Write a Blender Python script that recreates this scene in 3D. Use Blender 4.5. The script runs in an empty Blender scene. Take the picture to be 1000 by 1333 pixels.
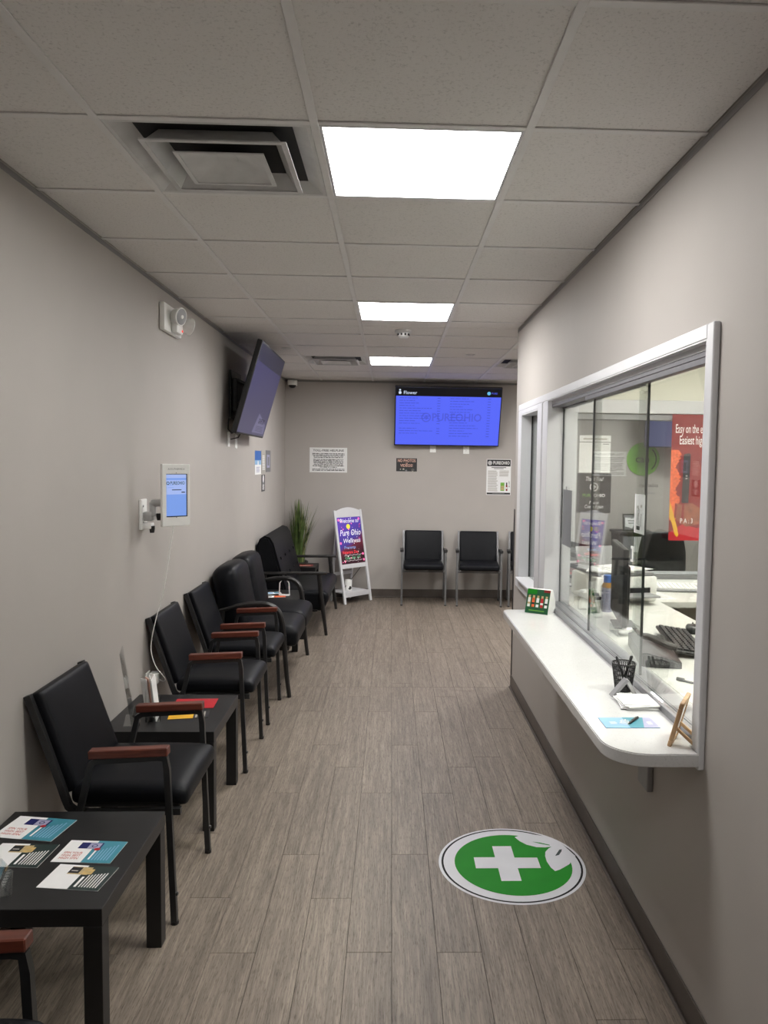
import bpy, bmesh, math, random
from mathutils import Vector, Matrix
random.seed(7)
C = bpy.context.scene.collection
S = bpy.context.scene
PI = math.pi
R = math.radians

# ------------------------------------------------------------------ camera, world, lights, exposure
CAM_H = 1.645
cam_d = bpy.data.cameras.new('camera'); cam = bpy.data.objects.new('camera', cam_d); C.objects.link(cam)
yaw, pit, rol = .0358, -.0655, .0132
fw = Vector((math.sin(yaw)*math.cos(pit), math.cos(yaw)*math.cos(pit), math.sin(pit)))
r0 = Vector((math.cos(yaw), -math.sin(yaw), 0)); u0 = r0.cross(fw)
rt = r0*math.cos(rol) + u0*math.sin(rol); up = u0*math.cos(rol) - r0*math.sin(rol)
cam.matrix_world = Matrix(((rt.x, up.x, -fw.x, 0), (rt.y, up.y, -fw.y, 0), (rt.z, up.z, -fw.z, CAM_H), (0, 0, 0, 1)))
cam_d.sensor_fit = 'HORIZONTAL'; cam_d.sensor_width = 36; cam_d.lens = 1007.6*36/1000
cam_d.shift_x = -.04486; cam_d.shift_y = 0; cam_d.clip_start = .02
S.camera = cam
S.view_settings.view_transform = 'Standard'; S.view_settings.look = 'None'
S.view_settings.gamma = 1; S.view_settings.use_curve_mapping = False
S.view_settings.exposure = 0.0
w = bpy.data.worlds.new('world'); S.world = w; w.use_nodes = True
w.node_tree.nodes['Background'].inputs[0].default_value = (.75, .78, .85, 1)
w.node_tree.nodes['Background'].inputs[1].default_value = .02
PANEL = {-4: 15.0, 0: 25.0, 4: 33.0, 8: 42.0, 7: 46.0, 9: 46.0}   # ceiling light panels by grid row: weaker near the entrance to imitate lens edge darkening
PANEL_OFFICE = 50.0   # the office's own panels

# room measures
XL, XR, YB, YF, ZC = -1.265, .893, 9.28, -1.6, 2.587
YE = 5.55            # end of the service wall; the room widens behind it
XA = 4.3             # far side of the alcove
XO = 3.7             # far side of the office
YO = 5.43            # office face of its end wall
G = .61              # ceiling grid
GX0, GY0 = -.8373, 2.2505

# ------------------------------------------------------------------ materials
def new_mat(name):
    m = bpy.data.materials.new(name); m.use_nodes = True
    nt = m.node_tree; return m, nt, nt.nodes['Principled BSDF']
def col(c): return (c[0], c[1], c[2], 1)
def srgb(r, g, b):
    f = lambda v: (v/255/12.92) if v/255 < .04045 else ((v/255+.055)/1.055)**2.4
    return (f(r), f(g), f(b))
MATS = {}
def mat(name, c, rough=.5, metal=0, noise=0, nscale=40, bump=0, bscale=200, spec=.5, coat=0, emit=None, estr=0):
    if name in MATS: return MATS[name]
    m, nt, b = new_mat(name); N = nt.nodes; L = nt.links
    b.inputs['Base Color'].default_value = col(c); b.inputs['Roughness'].default_value = rough
    b.inputs['Metallic'].default_value = metal; b.inputs['Specular IOR Level'].default_value = spec
    b.inputs['Coat Weight'].default_value = coat
    tc = N.new('ShaderNodeTexCoord')
    if noise:
        n = N.new('ShaderNodeTexNoise'); n.inputs['Scale'].default_value = nscale; n.inputs['Detail'].default_value = 4
        L.new(tc.outputs['Object'], n.inputs['Vector'])
        r = N.new('ShaderNodeValToRGB')
        r.color_ramp.elements[0].position = .3; r.color_ramp.elements[1].position = .7
        r.color_ramp.elements[0].color = col([x*(1-noise) for x in c]); r.color_ramp.elements[1].color = col([min(1, x*(1+noise)) for x in c])
        L.new(n.outputs['Fac'], r.inputs[0]); L.new(r.outputs[0], b.inputs['Base Color'])
    if bump:
        n2 = N.new('ShaderNodeTexNoise'); n2.inputs['Scale'].default_value = bscale; n2.inputs['Detail'].default_value = 3
        L.new(tc.outputs['Object'], n2.inputs['Vector'])
        bp = N.new('ShaderNodeBump'); bp.inputs['Strength'].default_value = bump; bp.inputs['Distance'].default_value = .002
        L.new(n2.outputs['Fac'], bp.inputs['Height']); L.new(bp.outputs[0], b.inputs['Normal'])
    if emit:
        b.inputs['Emission Color'].default_value = col(emit); b.inputs['Emission Strength'].default_value = estr
    MATS[name] = m; return m

WALL = mat('greige_wall_paint', (.435, .405, .38), .62, noise=.02, nscale=3, bump=.12, bscale=260, spec=.35)
CREAM = mat('cream_office_paint', (.72, .71, .62), .6, noise=.02, nscale=3, bump=.1, bscale=260)
WHITE = mat('white_trim_paint', (.66, .66, .685), .35, noise=.02, nscale=6, bump=.05, bscale=90)
BASEB = mat('brown_vinyl_base', (.092, .075, .065), .45, noise=.12, nscale=8, bump=.1, bscale=120)
LEATHER = mat('black_vinyl_leather', (.0055, .006, .008), .42, noise=.15, nscale=25, bump=.3, bscale=420, spec=.12)
BLACKM = mat('black_enamel_steel', (.019, .019, .020), .40, noise=.25, nscale=30, bump=.1, bscale=200, spec=.5)
GREYM = mat('grey_enamel_steel', (.16, .16, .165), .38, metal=.5, noise=.1, nscale=30)
STEEL = mat('brushed_steel', (.46, .46, .46), .4, metal=.4, noise=.08, nscale=60)
BLACKW = mat('black_lacquered_wood', (.012, .011, .011), .4, noise=.3, nscale=14, bump=.1, bscale=60)
TABLEM = mat('black_table_foil', (.0075, .0075, .0085), .42, noise=.2, nscale=20, bump=.08, bscale=300)
PLASTW = mat('white_plastic', (.90, .90, .88), .4, noise=.02, nscale=20)
PLASTB = mat('black_plastic', (.012, .012, .013), .4, noise=.2, nscale=40, bump=.05, bscale=300)
PLASTG = mat('grey_plastic', (.30, .30, .31), .45, noise=.05, nscale=40)
PAPER = mat('white_paper', (.82, .82, .82), .7, noise=.015, nscale=20)
INK = mat('black_ink', (.015, .015, .016), .6, noise=.1, nscale=30)
GREY_INK = mat('grey_ink', (.20, .20, .21), .6, noise=.1, nscale=30)
PWHITE = mat('white_ink', (.85, .85, .85), .6, noise=.02, nscale=30)
GREEN = mat('sticker_green', (.014, .215, .016), .6, noise=.06, nscale=9, spec=.15)
DGREEN = mat('deep_green_ink', (.006, .085, .03), .5, noise=.1, nscale=12)
LEAFG = mat('leaf_green_ink', (.17, .42, .05), .5, noise=.1, nscale=12)
TEAL = mat('teal_ink', (.05, .25, .33), .5, noise=.06, nscale=12)
SLATE = mat('slate_green_ink', (.016, .032, .030), .5, noise=.15, nscale=12)
SALMON = mat('salmon_ink', (.60, .12, .09), .55, noise=.08, nscale=20)
RED = mat('red_ink', (.48, .014, .025), .5, noise=.08, nscale=20)
DRED = mat('dark_red_ink', (.22, .010, .010), .45, noise=.12, nscale=12)
ORANGE = mat('orange_ink', (.72, .13, .04), .5, noise=.3, nscale=60)
YELLOW = mat('yellow_ink', (.72, .40, .02), .5, noise=.08, nscale=20)
GOLD = mat('gold_ink', (.52, .40, .20), .5, noise=.2, nscale=60)
TANINK = mat('tan_ink', (.60, .42, .16), .5, noise=.2, nscale=60)
BLUE = mat('blue_ink', (.03, .13, .45), .5, noise=.08, nscale=20)
SKYB = mat('pale_blue_ink', (.25, .45, .68), .5, noise=.08, nscale=12)
LAV = mat('lavender_ink', (.36, .36, .52), .5, noise=.08, nscale=12)
NAVY = mat('navy_ink', (.008, .012, .11), .5, noise=.1, nscale=12)
CHARC = mat('charcoal_ink', (.024, .022, .024), .5, noise=.1, nscale=12)
BEIGE = mat('beige_ink', (.42, .40, .36), .6, noise=.05, nscale=20)
PEACH = mat('peach_ink', (.75, .45, .36), .6, noise=.05, nscale=20)
RINGK = mat('black_ring_ink', (.006, .006, .007), .6, noise=.1, nscale=20, spec=.15)
STICKW = mat('white_floor_vinyl', (.62, .62, .66), .45, noise=.03, nscale=12, bump=.06, bscale=300)
DARKV = mat('dark_duct_lining', (.012, .012, .012), .8, noise=.3, nscale=10)
VENTW = mat('grey_white_vent_enamel', (.62, .62, .62), .5, noise=.12, nscale=9)
GRID = mat('white_grid_enamel', (.76, .75, .745), .5, noise=.03, nscale=20)
POTM = mat('glazed_dark_pot', (.03, .028, .026), .35, noise=.2, nscale=12)
SOIL = mat('dark_soil', (.02, .014, .01), .9, noise=.4, nscale=60, bump=.6, bscale=90)
BLADE = mat('grass_blade_green', (.070, .115, .028), .5, noise=.55, nscale=11)
BLADE2 = mat('grass_blade_pale', (.25, .27, .11), .5, noise=.5, nscale=11)
SMOKEW = mat('detector_white', (.66, .66, .66), .4, noise=.02, nscale=30)
LEDR = mat('red_indicator', (.6, .02, .02), .4, emit=(1, .05, .03), estr=1.5)

def wood_mat(name, c1, c2, scale=(6, 60, 60), rough=.4):
    m, nt, b = new_mat(name); N = nt.nodes; L = nt.links
    tc = N.new('ShaderNodeTexCoord'); mp = N.new('ShaderNodeMapping'); mp.inputs['Scale'].default_value = scale
    n = N.new('ShaderNodeTexNoise'); n.inputs['Scale'].default_value = 1; n.inputs['Detail'].default_value = 5; n.inputs['Distortion'].default_value = .6
    r = N.new('ShaderNodeValToRGB'); r.color_ramp.elements[0].color = col(c1); r.color_ramp.elements[1].color = col(c2)
    r.color_ramp.elements[0].position = .32; r.color_ramp.elements[1].position = .7
    L.new(tc.outputs['Object'], mp.inputs[0]); L.new(mp.outputs[0], n.inputs[0]); L.new(n.outputs['Fac'], r.inputs[0]); L.new(r.outputs[0], b.inputs['Base Color'])
    b.inputs['Roughness'].default_value = rough; return m
MAHOG = wood_mat('mahogany_arm_wood', (.065, .015, .010), (.165, .040, .022))
BAMBOO = wood_mat('light_bamboo_wood', (.40, .24, .12), (.58, .38, .21), (50, 50, 8), .5)

def plank_mat():
    m, nt, b = new_mat('taupe_vinyl_plank'); N = nt.nodes; L = nt.links
    tc = N.new('ShaderNodeTexCoord'); oi = N.new('ShaderNodeObjectInfo')
    off = N.new('ShaderNodeVectorMath'); off.operation = 'SCALE'
    cmb = N.new('ShaderNodeCombineXYZ'); L.new(oi.outputs['Random'], cmb.inputs[0]); L.new(oi.outputs['Random'], cmb.inputs[1]); L.new(oi.outputs['Random'], cmb.inputs[2])
    L.new(cmb.outputs[0], off.inputs[0]); off.inputs['Scale'].default_value = 37.0
    add = N.new('ShaderNodeVectorMath'); add.operation = 'ADD'; L.new(tc.outputs['Object'], add.inputs[0]); L.new(off.outputs[0], add.inputs[1])
    def streak(sc, detail, dist=0):
        mp = N.new('ShaderNodeMapping'); mp.inputs['Scale'].default_value = sc; L.new(add.outputs[0], mp.inputs[0])
        n = N.new('ShaderNodeTexNoise'); n.inputs['Scale'].default_value = 1; n.inputs['Detail'].default_value = detail; n.inputs['Distortion'].default_value = dist
        n.inputs['Roughness'].default_value = .65
        L.new(mp.outputs[0], n.inputs[0]); return n.outputs['Fac']
    f1 = streak((170, 7, 1), 5, .3); f2 = streak((36, 1.6, 1), 4, .5); f3 = streak((300, 26, 1), 3)
    r1 = N.new('ShaderNodeValToRGB'); e = r1.color_ramp.elements
    e[0].position = .30; e[0].color = col((.088, .069, .055)); e[1].position = .72; e[1].color = col((.345, .285, .232))
    x = e.new(.5); x.color = col((.200, .164, .134))
    mixf = N.new('ShaderNodeMix'); mixf.data_type = 'FLOAT'; mixf.inputs[0].default_value = .42
    L.new(f1, mixf.inputs[2]); L.new(f2, mixf.inputs[3]); L.new(mixf.outputs[0], r1.inputs[0])
    # fine dark pores
    r2 = N.new('ShaderNodeValToRGB'); r2.color_ramp.elements[0].position = .34; r2.color_ramp.elements[0].color = (.58, .55, .52, 1); r2.color_ramp.elements[1].position = .47; r2.color_ramp.elements[1].color = (1, 1, 1, 1)
    L.new(f3, r2.inputs[0])
    mul = N.new('ShaderNodeMix'); mul.data_type = 'RGBA'; mul.blend_type = 'MULTIPLY'; mul.inputs[0].default_value = 1
    L.new(r1.outputs[0], mul.inputs[6]); L.new(r2.outputs[0], mul.inputs[7])
    # each plank a touch lighter or darker
    mr = N.new('ShaderNodeMapRange'); mr.inputs['To Min'].default_value = .92; mr.inputs['To Max'].default_value = 1.06; L.new(oi.outputs['Random'], mr.inputs[0])
    hv = N.new('ShaderNodeHueSaturation'); L.new(mul.outputs[2], hv.inputs['Color']); L.new(mr.outputs[0], hv.inputs['Value'])
    L.new(hv.outputs[0], b.inputs['Base Color']); b.inputs['Roughness'].default_value = .48; b.inputs['Specular IOR Level'].default_value = .4
    bp = N.new('ShaderNodeBump'); bp.inputs['Strength'].default_value = .25; bp.inputs['Distance'].default_value = .001
    L.new(f1, bp.inputs['Height']); L.new(bp.outputs[0], b.inputs['Normal'])
    return m
PLANK = plank_mat()

def tile_mat():
    m, nt, b = new_mat('mineral_fibre_tile'); N = nt.nodes; L = nt.links
    tc = N.new('ShaderNodeTexCoord'); oi = N.new('ShaderNodeObjectInfo')
    add = N.new('ShaderNodeVectorMath'); add.operation = 'ADD'; L.new(tc.outputs['Object'], add.inputs[0])
    cmb = N.new('ShaderNodeCombineXYZ'); L.new(oi.outputs['Random'], cmb.inputs[2]); L.new(cmb.outputs[0], add.inputs[1])
    n = N.new('ShaderNodeTexNoise'); n.inputs['Scale'].default_value = 110; n.inputs['Detail'].default_value = 5; n.inputs['Roughness'].default_value = .7
    L.new(add.outputs[0], n.inputs[0])
    r = N.new('ShaderNodeValToRGB'); r.color_ramp.elements[0].position = .30; r.color_ramp.elements[0].color = (.55, .535, .52, 1)
    r.color_ramp.elements[1].position = .46; r.color_ramp.elements[1].color = (.78, .76, .745, 1)
    L.new(n.outputs['Fac'], r.inputs[0]); L.new(r.outputs[0], b.inputs['Base Color']); b.inputs['Roughness'].default_value = .9
    b.inputs['Specular IOR Level'].default_value = .15
    bp = N.new('ShaderNodeBump'); bp.inputs['Strength'].default_value = .5; bp.inputs['Distance'].default_value = .002
    L.new(n.outputs['Fac'], bp.inputs['Height']); L.new(bp.outputs[0], b.inputs['Normal'])
    return m
TILE = tile_mat()

def quartz_mat():
    m, nt, b = new_mat('white_quartz'); N = nt.nodes; L = nt.links
    tc = N.new('ShaderNodeTexCoord'); v = N.new('ShaderNodeTexVoronoi'); v.inputs['Scale'].default_value = 260
    L.new(tc.outputs['Object'], v.inputs['Vector'])
    n = N.new('ShaderNodeTexNoise'); n.inputs['Scale'].default_value = 7; n.inputs['Detail'].default_value = 4; L.new(tc.outputs['Object'], n.inputs[0])
    r = N.new('ShaderNodeValToRGB'); r.color_ramp.elements[0].position = .0; r.color_ramp.elements[0].color = (.50, .50, .50, 1)
    r.color_ramp.elements[1].position = .35; r.color_ramp.elements[1].color = (.66, .66, .665, 1); L.new(v.outputs['Color'], r.inputs[0])
    mx = N.new('ShaderNodeMix'); mx.data_type = 'RGBA'; mx.inputs[7].default_value = (.60, .60, .60, 1)
    L.new(n.outputs['Fac'], mx.inputs[0]); L.new(r.outputs[0], mx.inputs[6]); L.new(mx.outputs[2], b.inputs['Base Color'])
    b.inputs['Roughness'].default_value = .09; b.inputs['Specular IOR Level'].default_value = .5
    return m
QUARTZ = quartz_mat()

def glass_mat(name, tint, haze=0):
    m = bpy.data.materials.new(name); m.use_nodes = True; nt = m.node_tree; N = nt.nodes; L = nt.links; N.clear()
    out = N.new('ShaderNodeOutputMaterial'); tr = N.new('ShaderNodeBsdfTransparent'); tr.inputs[0].default_value = col(tint)
    gl = N.new('ShaderNodeBsdfGlossy'); gl.inputs['Roughness'].default_value = .0
    ge = N.new('ShaderNodeNewGeometry'); mr = N.new('ShaderNodeMapRange'); mr.inputs['To Min'].default_value = 1.52; mr.inputs['To Max'].default_value = 1/1.52
    L.new(ge.outputs['Backfacing'], mr.inputs[0]); fr = N.new('ShaderNodeFresnel'); L.new(mr.outputs[0], fr.inputs['IOR'])
    mx = N.new('ShaderNodeMixShader'); L.new(fr.outputs[0], mx.inputs[0]); L.new(tr.outputs[0], mx.inputs[1]); L.new(gl.outputs[0], mx.inputs[2])
    L.new(mx.outputs[0], out.inputs[0]); return m
GLASS = glass_mat('clear_glass', (.955, .972, .962))
ACRYL = glass_mat('clear_acrylic', (.95, .96, .96))
EDGE = mat('dark_glass_edge', (.012, .016, .016), .3, noise=.1, nscale=20)

def emit_mat(name, c, s):
    m, nt, b = new_mat(name); b.inputs['Base Color'].default_value = (.004, .004, .004, 1)
    b.inputs['Emission Color'].default_value = col(c); b.inputs['Emission Strength'].default_value = s
    b.inputs['Specular IOR Level'].default_value = .2; b.inputs['Roughness'].default_value = .3; return m
LIGHTP = {k: emit_mat('lit_diffuser_row', (1, .985, .955), v) for k, v in PANEL.items()}
LIGHTO = emit_mat('lit_office_diffuser', (1, .97, .88), PANEL_OFFICE)
SCR_BLUE = emit_mat('screen_blue', (.105, .15, 1.0), .95)
SCR_LINE = emit_mat('screen_text_blue', (.05, .075, .60), .9)
SCR_MARK = emit_mat('screen_watermark', (.085, .115, .80), .9)
SCR_BLACK = emit_mat('screen_black', (.004, .004, .006), 1)
SCR_WHITE = emit_mat('screen_white', (.7, .8, 1), .9)
SCR_CYAN = emit_mat('screen_cyan', (.15, .55, .9), .9)
SCR_DIM = emit_mat('screen_dim_violet', (.060, .054, .135), .75)
SCR_DIMT = emit_mat('screen_dim_band', (.03, .028, .045), .9)
SCR_DIMC = emit_mat('screen_dim_card', (.15, .14, .27), .8)
SCR_PALE = emit_mat('screen_pale', (.42, .54, .95), .9)
SCR_MID = emit_mat('screen_mid_blue', (.22, .38, .88), .9)
SCR_DK = emit_mat('screen_dark_green', (.01, .05, .03), .9)
SCR_OFF = emit_mat('screen_office_violet', (.10, .115, .27), .9)

def art_mat():
    m, nt, b = new_mat('painted_board_art'); N = nt.nodes; L = nt.links
    tc = N.new('ShaderNodeTexCoord'); n = N.new('ShaderNodeTexNoise'); n.inputs['Scale'].default_value = 5; n.inputs['Detail'].default_value = 3
    L.new(tc.outputs['Object'], n.inputs[0]); sx = N.new('ShaderNodeSeparateXYZ'); L.new(tc.outputs['Object'], sx.inputs[0])
    ma = N.new('ShaderNodeMath'); ma.operation = 'MULTIPLY_ADD'; ma.inputs[1].default_value = 1.3; ma.inputs[2].default_value = -.42; L.new(sx.outputs['Z'], ma.inputs[0])
    mb = N.new('ShaderNodeMath'); mb.operation = 'MULTIPLY_ADD'; mb.inputs[1].default_value = .35; L.new(n.outputs['Fac'], mb.inputs[0]); L.new(ma.outputs[0], mb.inputs[2])
    mc = N.new('ShaderNodeMath'); mc.operation = 'MULTIPLY_ADD'; mc.inputs[1].default_value = -.55; L.new(sx.outputs['X'], mc.inputs[0]); L.new(mb.outputs[0], mc.inputs[2])
    r = N.new('ShaderNodeValToRGB'); e = r.color_ramp.elements
    e[0].position = .45; e[0].color = (.035, .006, .014, 1); e[1].position = 1; e[1].color = (.10, .045, .42, 1)
    x = e.new(.62); x.color = (.13, .008, .03, 1); x = e.new(.72); x.color = (.05, .035, .30, 1)
    L.new(mc.outputs[0], r.inputs[0]); L.new(r.outputs[0], b.inputs['Base Color']); b.inputs['Roughness'].default_value = .35
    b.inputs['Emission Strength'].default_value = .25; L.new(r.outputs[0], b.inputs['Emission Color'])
    return m
ART = art_mat()
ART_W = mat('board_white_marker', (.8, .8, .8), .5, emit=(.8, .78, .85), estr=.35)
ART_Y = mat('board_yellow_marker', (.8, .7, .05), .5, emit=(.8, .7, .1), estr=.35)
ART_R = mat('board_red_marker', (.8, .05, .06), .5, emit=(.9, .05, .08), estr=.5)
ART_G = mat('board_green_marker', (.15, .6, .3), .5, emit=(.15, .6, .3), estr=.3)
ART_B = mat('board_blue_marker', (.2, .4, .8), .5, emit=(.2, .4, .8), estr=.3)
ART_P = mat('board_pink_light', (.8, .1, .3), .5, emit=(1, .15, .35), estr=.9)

# ------------------------------------------------------------------ mesh builder
_tc = {}
class MB:
    def __init__(s): s.v = []; s.f = []; s.m = []; s.mats = []
    def mi(s, m):
        if m not in s.mats: s.mats.append(m)
        return s.mats.index(m)
    def add(s, vs, fs, m, M=None):
        o = len(s.v); i = s.mi(m)
        s.v += [tuple(M @ Vector(v)) if M else tuple(v) for v in vs]
        for f in fs: s.f.append([o+k for k in f]); s.m.append(i)
        return s
    def bm(s, b, m, M=None):
        b.verts.index_update()
        s.add([v.co.copy() for v in b.verts], [[v.index for v in f.verts] for f in b.faces], m, M); b.free(); return s
    def box(s, c, d, m, bev=0, rot=None, seg=1, M=None):
        b = bmesh.new(); bmesh.ops.create_cube(b, size=1)
        for v in b.verts: v.co = Vector((v.co.x*d[0], v.co.y*d[1], v.co.z*d[2]))
        if bev: bmesh.ops.bevel(b, geom=b.edges[:], offset=min(bev, min(d)*.49), segments=seg, affect='EDGES', profile=.5)
        T = Matrix.Translation(Vector(c))
        if rot is not None: T = T @ rot
        return s.bm(b, m, (M @ T) if M else T)
    def b2(s, a, b, m, bev=0, seg=1, M=None):
        return s.box([(a[i]+b[i])/2 for i in range(3)], [abs(b[i]-a[i]) for i in range(3)], m, bev, None, seg, M)
    def prism(s, poly, z0, z1, m, M=None, bev=0):
        b = bmesh.new(); vs = [b.verts.new((x, y, z0)) for x, y in poly]; f = b.faces.new(vs); b.normal_update()
        if f.normal.z > 0: f.normal_flip()
        r = bmesh.ops.extrude_face_region(b, geom=[f]); nv = [e for e in r['geom'] if isinstance(e, bmesh.types.BMVert)]
        for v in nv: v.co.z = z1
        bmesh.ops.recalc_face_normals(b, faces=b.faces[:])
        if bev: bmesh.ops.bevel(b, geom=[e for e in b.edges if abs(e.verts[0].co.z-e.verts[1].co.z) < 1e-6], offset=bev, segments=2, affect='EDGES')
        return s.bm(b, m, M)
    def flat(s, poly, z, m, M=None): return s.add([(x, y, z) for x, y in poly], [list(range(len(poly)))], m, M)
    def rect(s, x0, y0, x1, y1, z, m, M=None): return s.flat([(x0, y0), (x1, y0), (x1, y1), (x0, y1)], z, m, M)
    def disc(s, x, y, r, z, m, n=24, M=None, ry=None):
        return s.flat([(x+r*math.cos(2*PI*k/n), y+(ry or r)*math.sin(2*PI*k/n)) for k in range(n)], z, m, M)
    def ring(s, x, y, r0, r1, z, m, n=48, M=None):
        vs = []; fs = []
        for k in range(n):
            a = 2*PI*k/n; vs += [(x+r0*math.cos(a), y+r0*math.sin(a), z), (x+r1*math.cos(a), y+r1*math.sin(a), z)]
        for k in range(n):
            j = (k+1) % n; fs.append([2*k, 2*k+1, 2*j+1, 2*j])
        return s.add(vs, fs, m, M)
    def lathe(s, prof, m, n=24, M=None):
        vs = []; fs = []
        for r, z in prof: vs += [(max(r, 1e-5)*math.cos(2*PI*k/n), max(r, 1e-5)*math.sin(2*PI*k/n), z) for k in range(n)]
        for i in range(len(prof)-1):
            for k in range(n): fs.append([i*n+k, i*n+(k+1) % n, (i+1)*n+(k+1) % n, (i+1)*n+k])
        fs.append(list(range(n))[::-1]); fs.append([(len(prof)-1)*n+k for k in range(n)])
        return s.add(vs, fs, m, M)
    def tube(s, pts, r, m, n=8, flat=None, M=None, radii=None, square=False):
        P = [Vector(p) for p in pts]; vs = []; fs = []
        up = Vector((0, 0, 1)); N = None
        for i, p in enumerate(P):
            t = ((P[min(i+1, len(P)-1)]-P[i]).normalized() + (P[i]-P[max(i-1, 0)]).normalized())
            t = t.normalized() if t.length > 1e-6 else Vector((0, 0, 1))
            if N is None:
                a = Vector((0, 1, 0)) if abs(t.y) < .9 else Vector((1, 0, 0)); N = (a - t*a.dot(t)).normalized()
            else:
                N = (N - t*N.dot(t)).normalized()
            B = t.cross(N); rr = radii[i] if radii else r
            ra, rb = (rr, rr) if not flat else (rr, rr*flat)
            # mitre stretch
            for k in range(n):
                a = 2*PI*(k+.5)/n
                c_, s_ = math.cos(a), math.sin(a)
                if square: c_, s_ = c_*1.414, s_*1.414
                vs.append(p + N*ra*c_ + B*rb*s_)
        for i in range(len(P)-1):
            for k in range(n): fs.append([i*n+k, i*n+(k+1) % n, (i+1)*n+(k+1) % n, (i+1)*n+k])
        fs.append(list(range(n))[::-1]); fs.append([(len(P)-1)*n+k for k in range(n)])
        return s.add(vs, fs, m, M)
    def cushion(s, c, d, r, m, puff=(0, 0), M=None, n=12, fn=None, rot=None):
        b = bmesh.new(); bmesh.ops.create_cube(b, size=2); bmesh.ops.subdivide_edges(b, edges=b.edges[:], cuts=n, use_grid_fill=True)
        h = Vector(d)*.5
        rr = [min(r, h[i]*.98) for i in range(3)]
        for v in b.verts:
            q = Vector([math.copysign(abs(v.co[i])**.6 if False else abs(v.co[i]), v.co[i]) for i in range(3)])
            # push samples toward the edges
            p = Vector([h[i]*math.sin(q[i]*PI/2) for i in range(3)])
            inn = Vector([max(-(h[i]-rr[i]), min(h[i]-rr[i], p[i])) for i in range(3)])
            e = p-inn; L_ = math.sqrt(sum((e[i]/rr[i])**2 for i in range(3)))
            if L_ > 1e-6: p = inn + Vector([e[i]/L_ for i in range(3)]) if L_ > 0 else p
            u, w_ = p.x/h.x, p.y/h.y
            k = max(0, 1-u*u)*max(0, 1-w_*w_)
            if p.z > 0: p.z += puff[0]*k*p.z/h.z
            else: p.z += puff[1]*k*p.z/h.z
            if fn: p = fn(p)
            v.co = p
        T = Matrix.Translation(Vector(c))
        if rot is not None: T = T @ rot
        return s.bm(b, m, (M @ T) if M else T)
    def text(s, t, size, x, y, z, m, align='CENTER', bold=0, shear=0, M=None, width=None, rot=0):
        bold *= .45; key = (t, align, bold, shear)
        if key not in _tc:
            cu = bpy.data.curves.new('lettering', 'FONT'); cu.body = t; cu.size = 1; cu.align_x = align; cu.align_y = 'CENTER'
            cu.offset = bold; cu.shear = shear; cu.resolution_u = 2; cu.fill_mode = 'FRONT'
            o = bpy.data.objects.new('lettering', cu); me = o.to_mesh()
            _tc[key] = ([v.co.copy() for v in me.vertices], [list(p.vertices) for p in me.polygons])
            o.to_mesh_clear(); bpy.data.objects.remove(o); bpy.data.curves.remove(cu)
        vs, fs = _tc[key]
        if not vs: return s
        sx = size
        if width:
            xs = [v.x for v in vs]; sx = width/(max(xs)-min(xs))
        cr, sr = math.cos(rot), math.sin(rot)
        return s.add([(x+v.x*sx*cr-v.y*size*sr, y+v.x*sx*sr+v.y*size*cr, z) for v in vs], fs, m, M)
    def lines(s, x0, x1, y0, y1, n, z, m, h=.5, M=None, ragged=.15):
        st = (y1-y0)/n
        for k in range(n):
            e = x1-(x1-x0)*random.random()*ragged
            s.rect(x0, y0+st*k, e, y0+st*(k+h), z, m, M)
        return s
    def build(s, name, parent=None, loc=(0, 0, 0), rot=(0, 0, 0), ang=35, M=None):
        me = bpy.data.meshes.new(name); me.from_pydata(s.v, [], s.f)
        for m in s.mats: me.materials.append(m)
        me.polygons.foreach_set('material_index', s.m)
        me.polygons.foreach_set('use_smooth', [True]*len(s.f)); me.update()
        me.set_sharp_from_angle(angle=R(ang))
        o = bpy.data.objects.new(name, me); C.objects.link(o)
        if parent: o.parent = parent
        o.location = loc; o.rotation_euler = rot
        if M: o.matrix_local = M
        return o
def tag(o, label=None, cat=None, group=None, kind=None):
    if label: o['label'] = label
    if cat: o['category'] = cat
    if group: o['group'] = group
    if kind: o['kind'] = kind
    return o
def empty(name, loc, label, cat, group=None, rz=0):
    o = bpy.data.objects.new(name, None); C.objects.link(o); o.location = loc; o.rotation_euler = (0, 0, rz)
    o.empty_display_size = .1; return tag(o, label, cat, group)
def copy_tree(o, parent=None):
    c = o.copy(); C.objects.link(c)
    if parent: c.parent = parent
    for ch in list(o.children): copy_tree(ch, c)
    return c
def inst(src, name, parent, loc):
    c = bpy.data.objects.new(name, src); C.objects.link(c); c.parent = parent; c.location = loc; return c
def frame(o, u, v):  # basis: u = sheet right, v = sheet up, normal = u x v
    u = Vector(u).normalized(); v = Vector(v); v = (v-u*v.dot(u)).normalized(); n = u.cross(v)
    return Matrix(((u.x, v.x, n.x, o[0]), (u.y, v.y, n.y, o[1]), (u.z, v.z, n.z, o[2]), (0, 0, 0, 1)))
def struct(o): o['kind'] = 'structure'; return o
def root(name, loc):
    o = bpy.data.objects.new(name, None); C.objects.link(o); o.location = loc; o.empty_display_size = .1; return o

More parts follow.
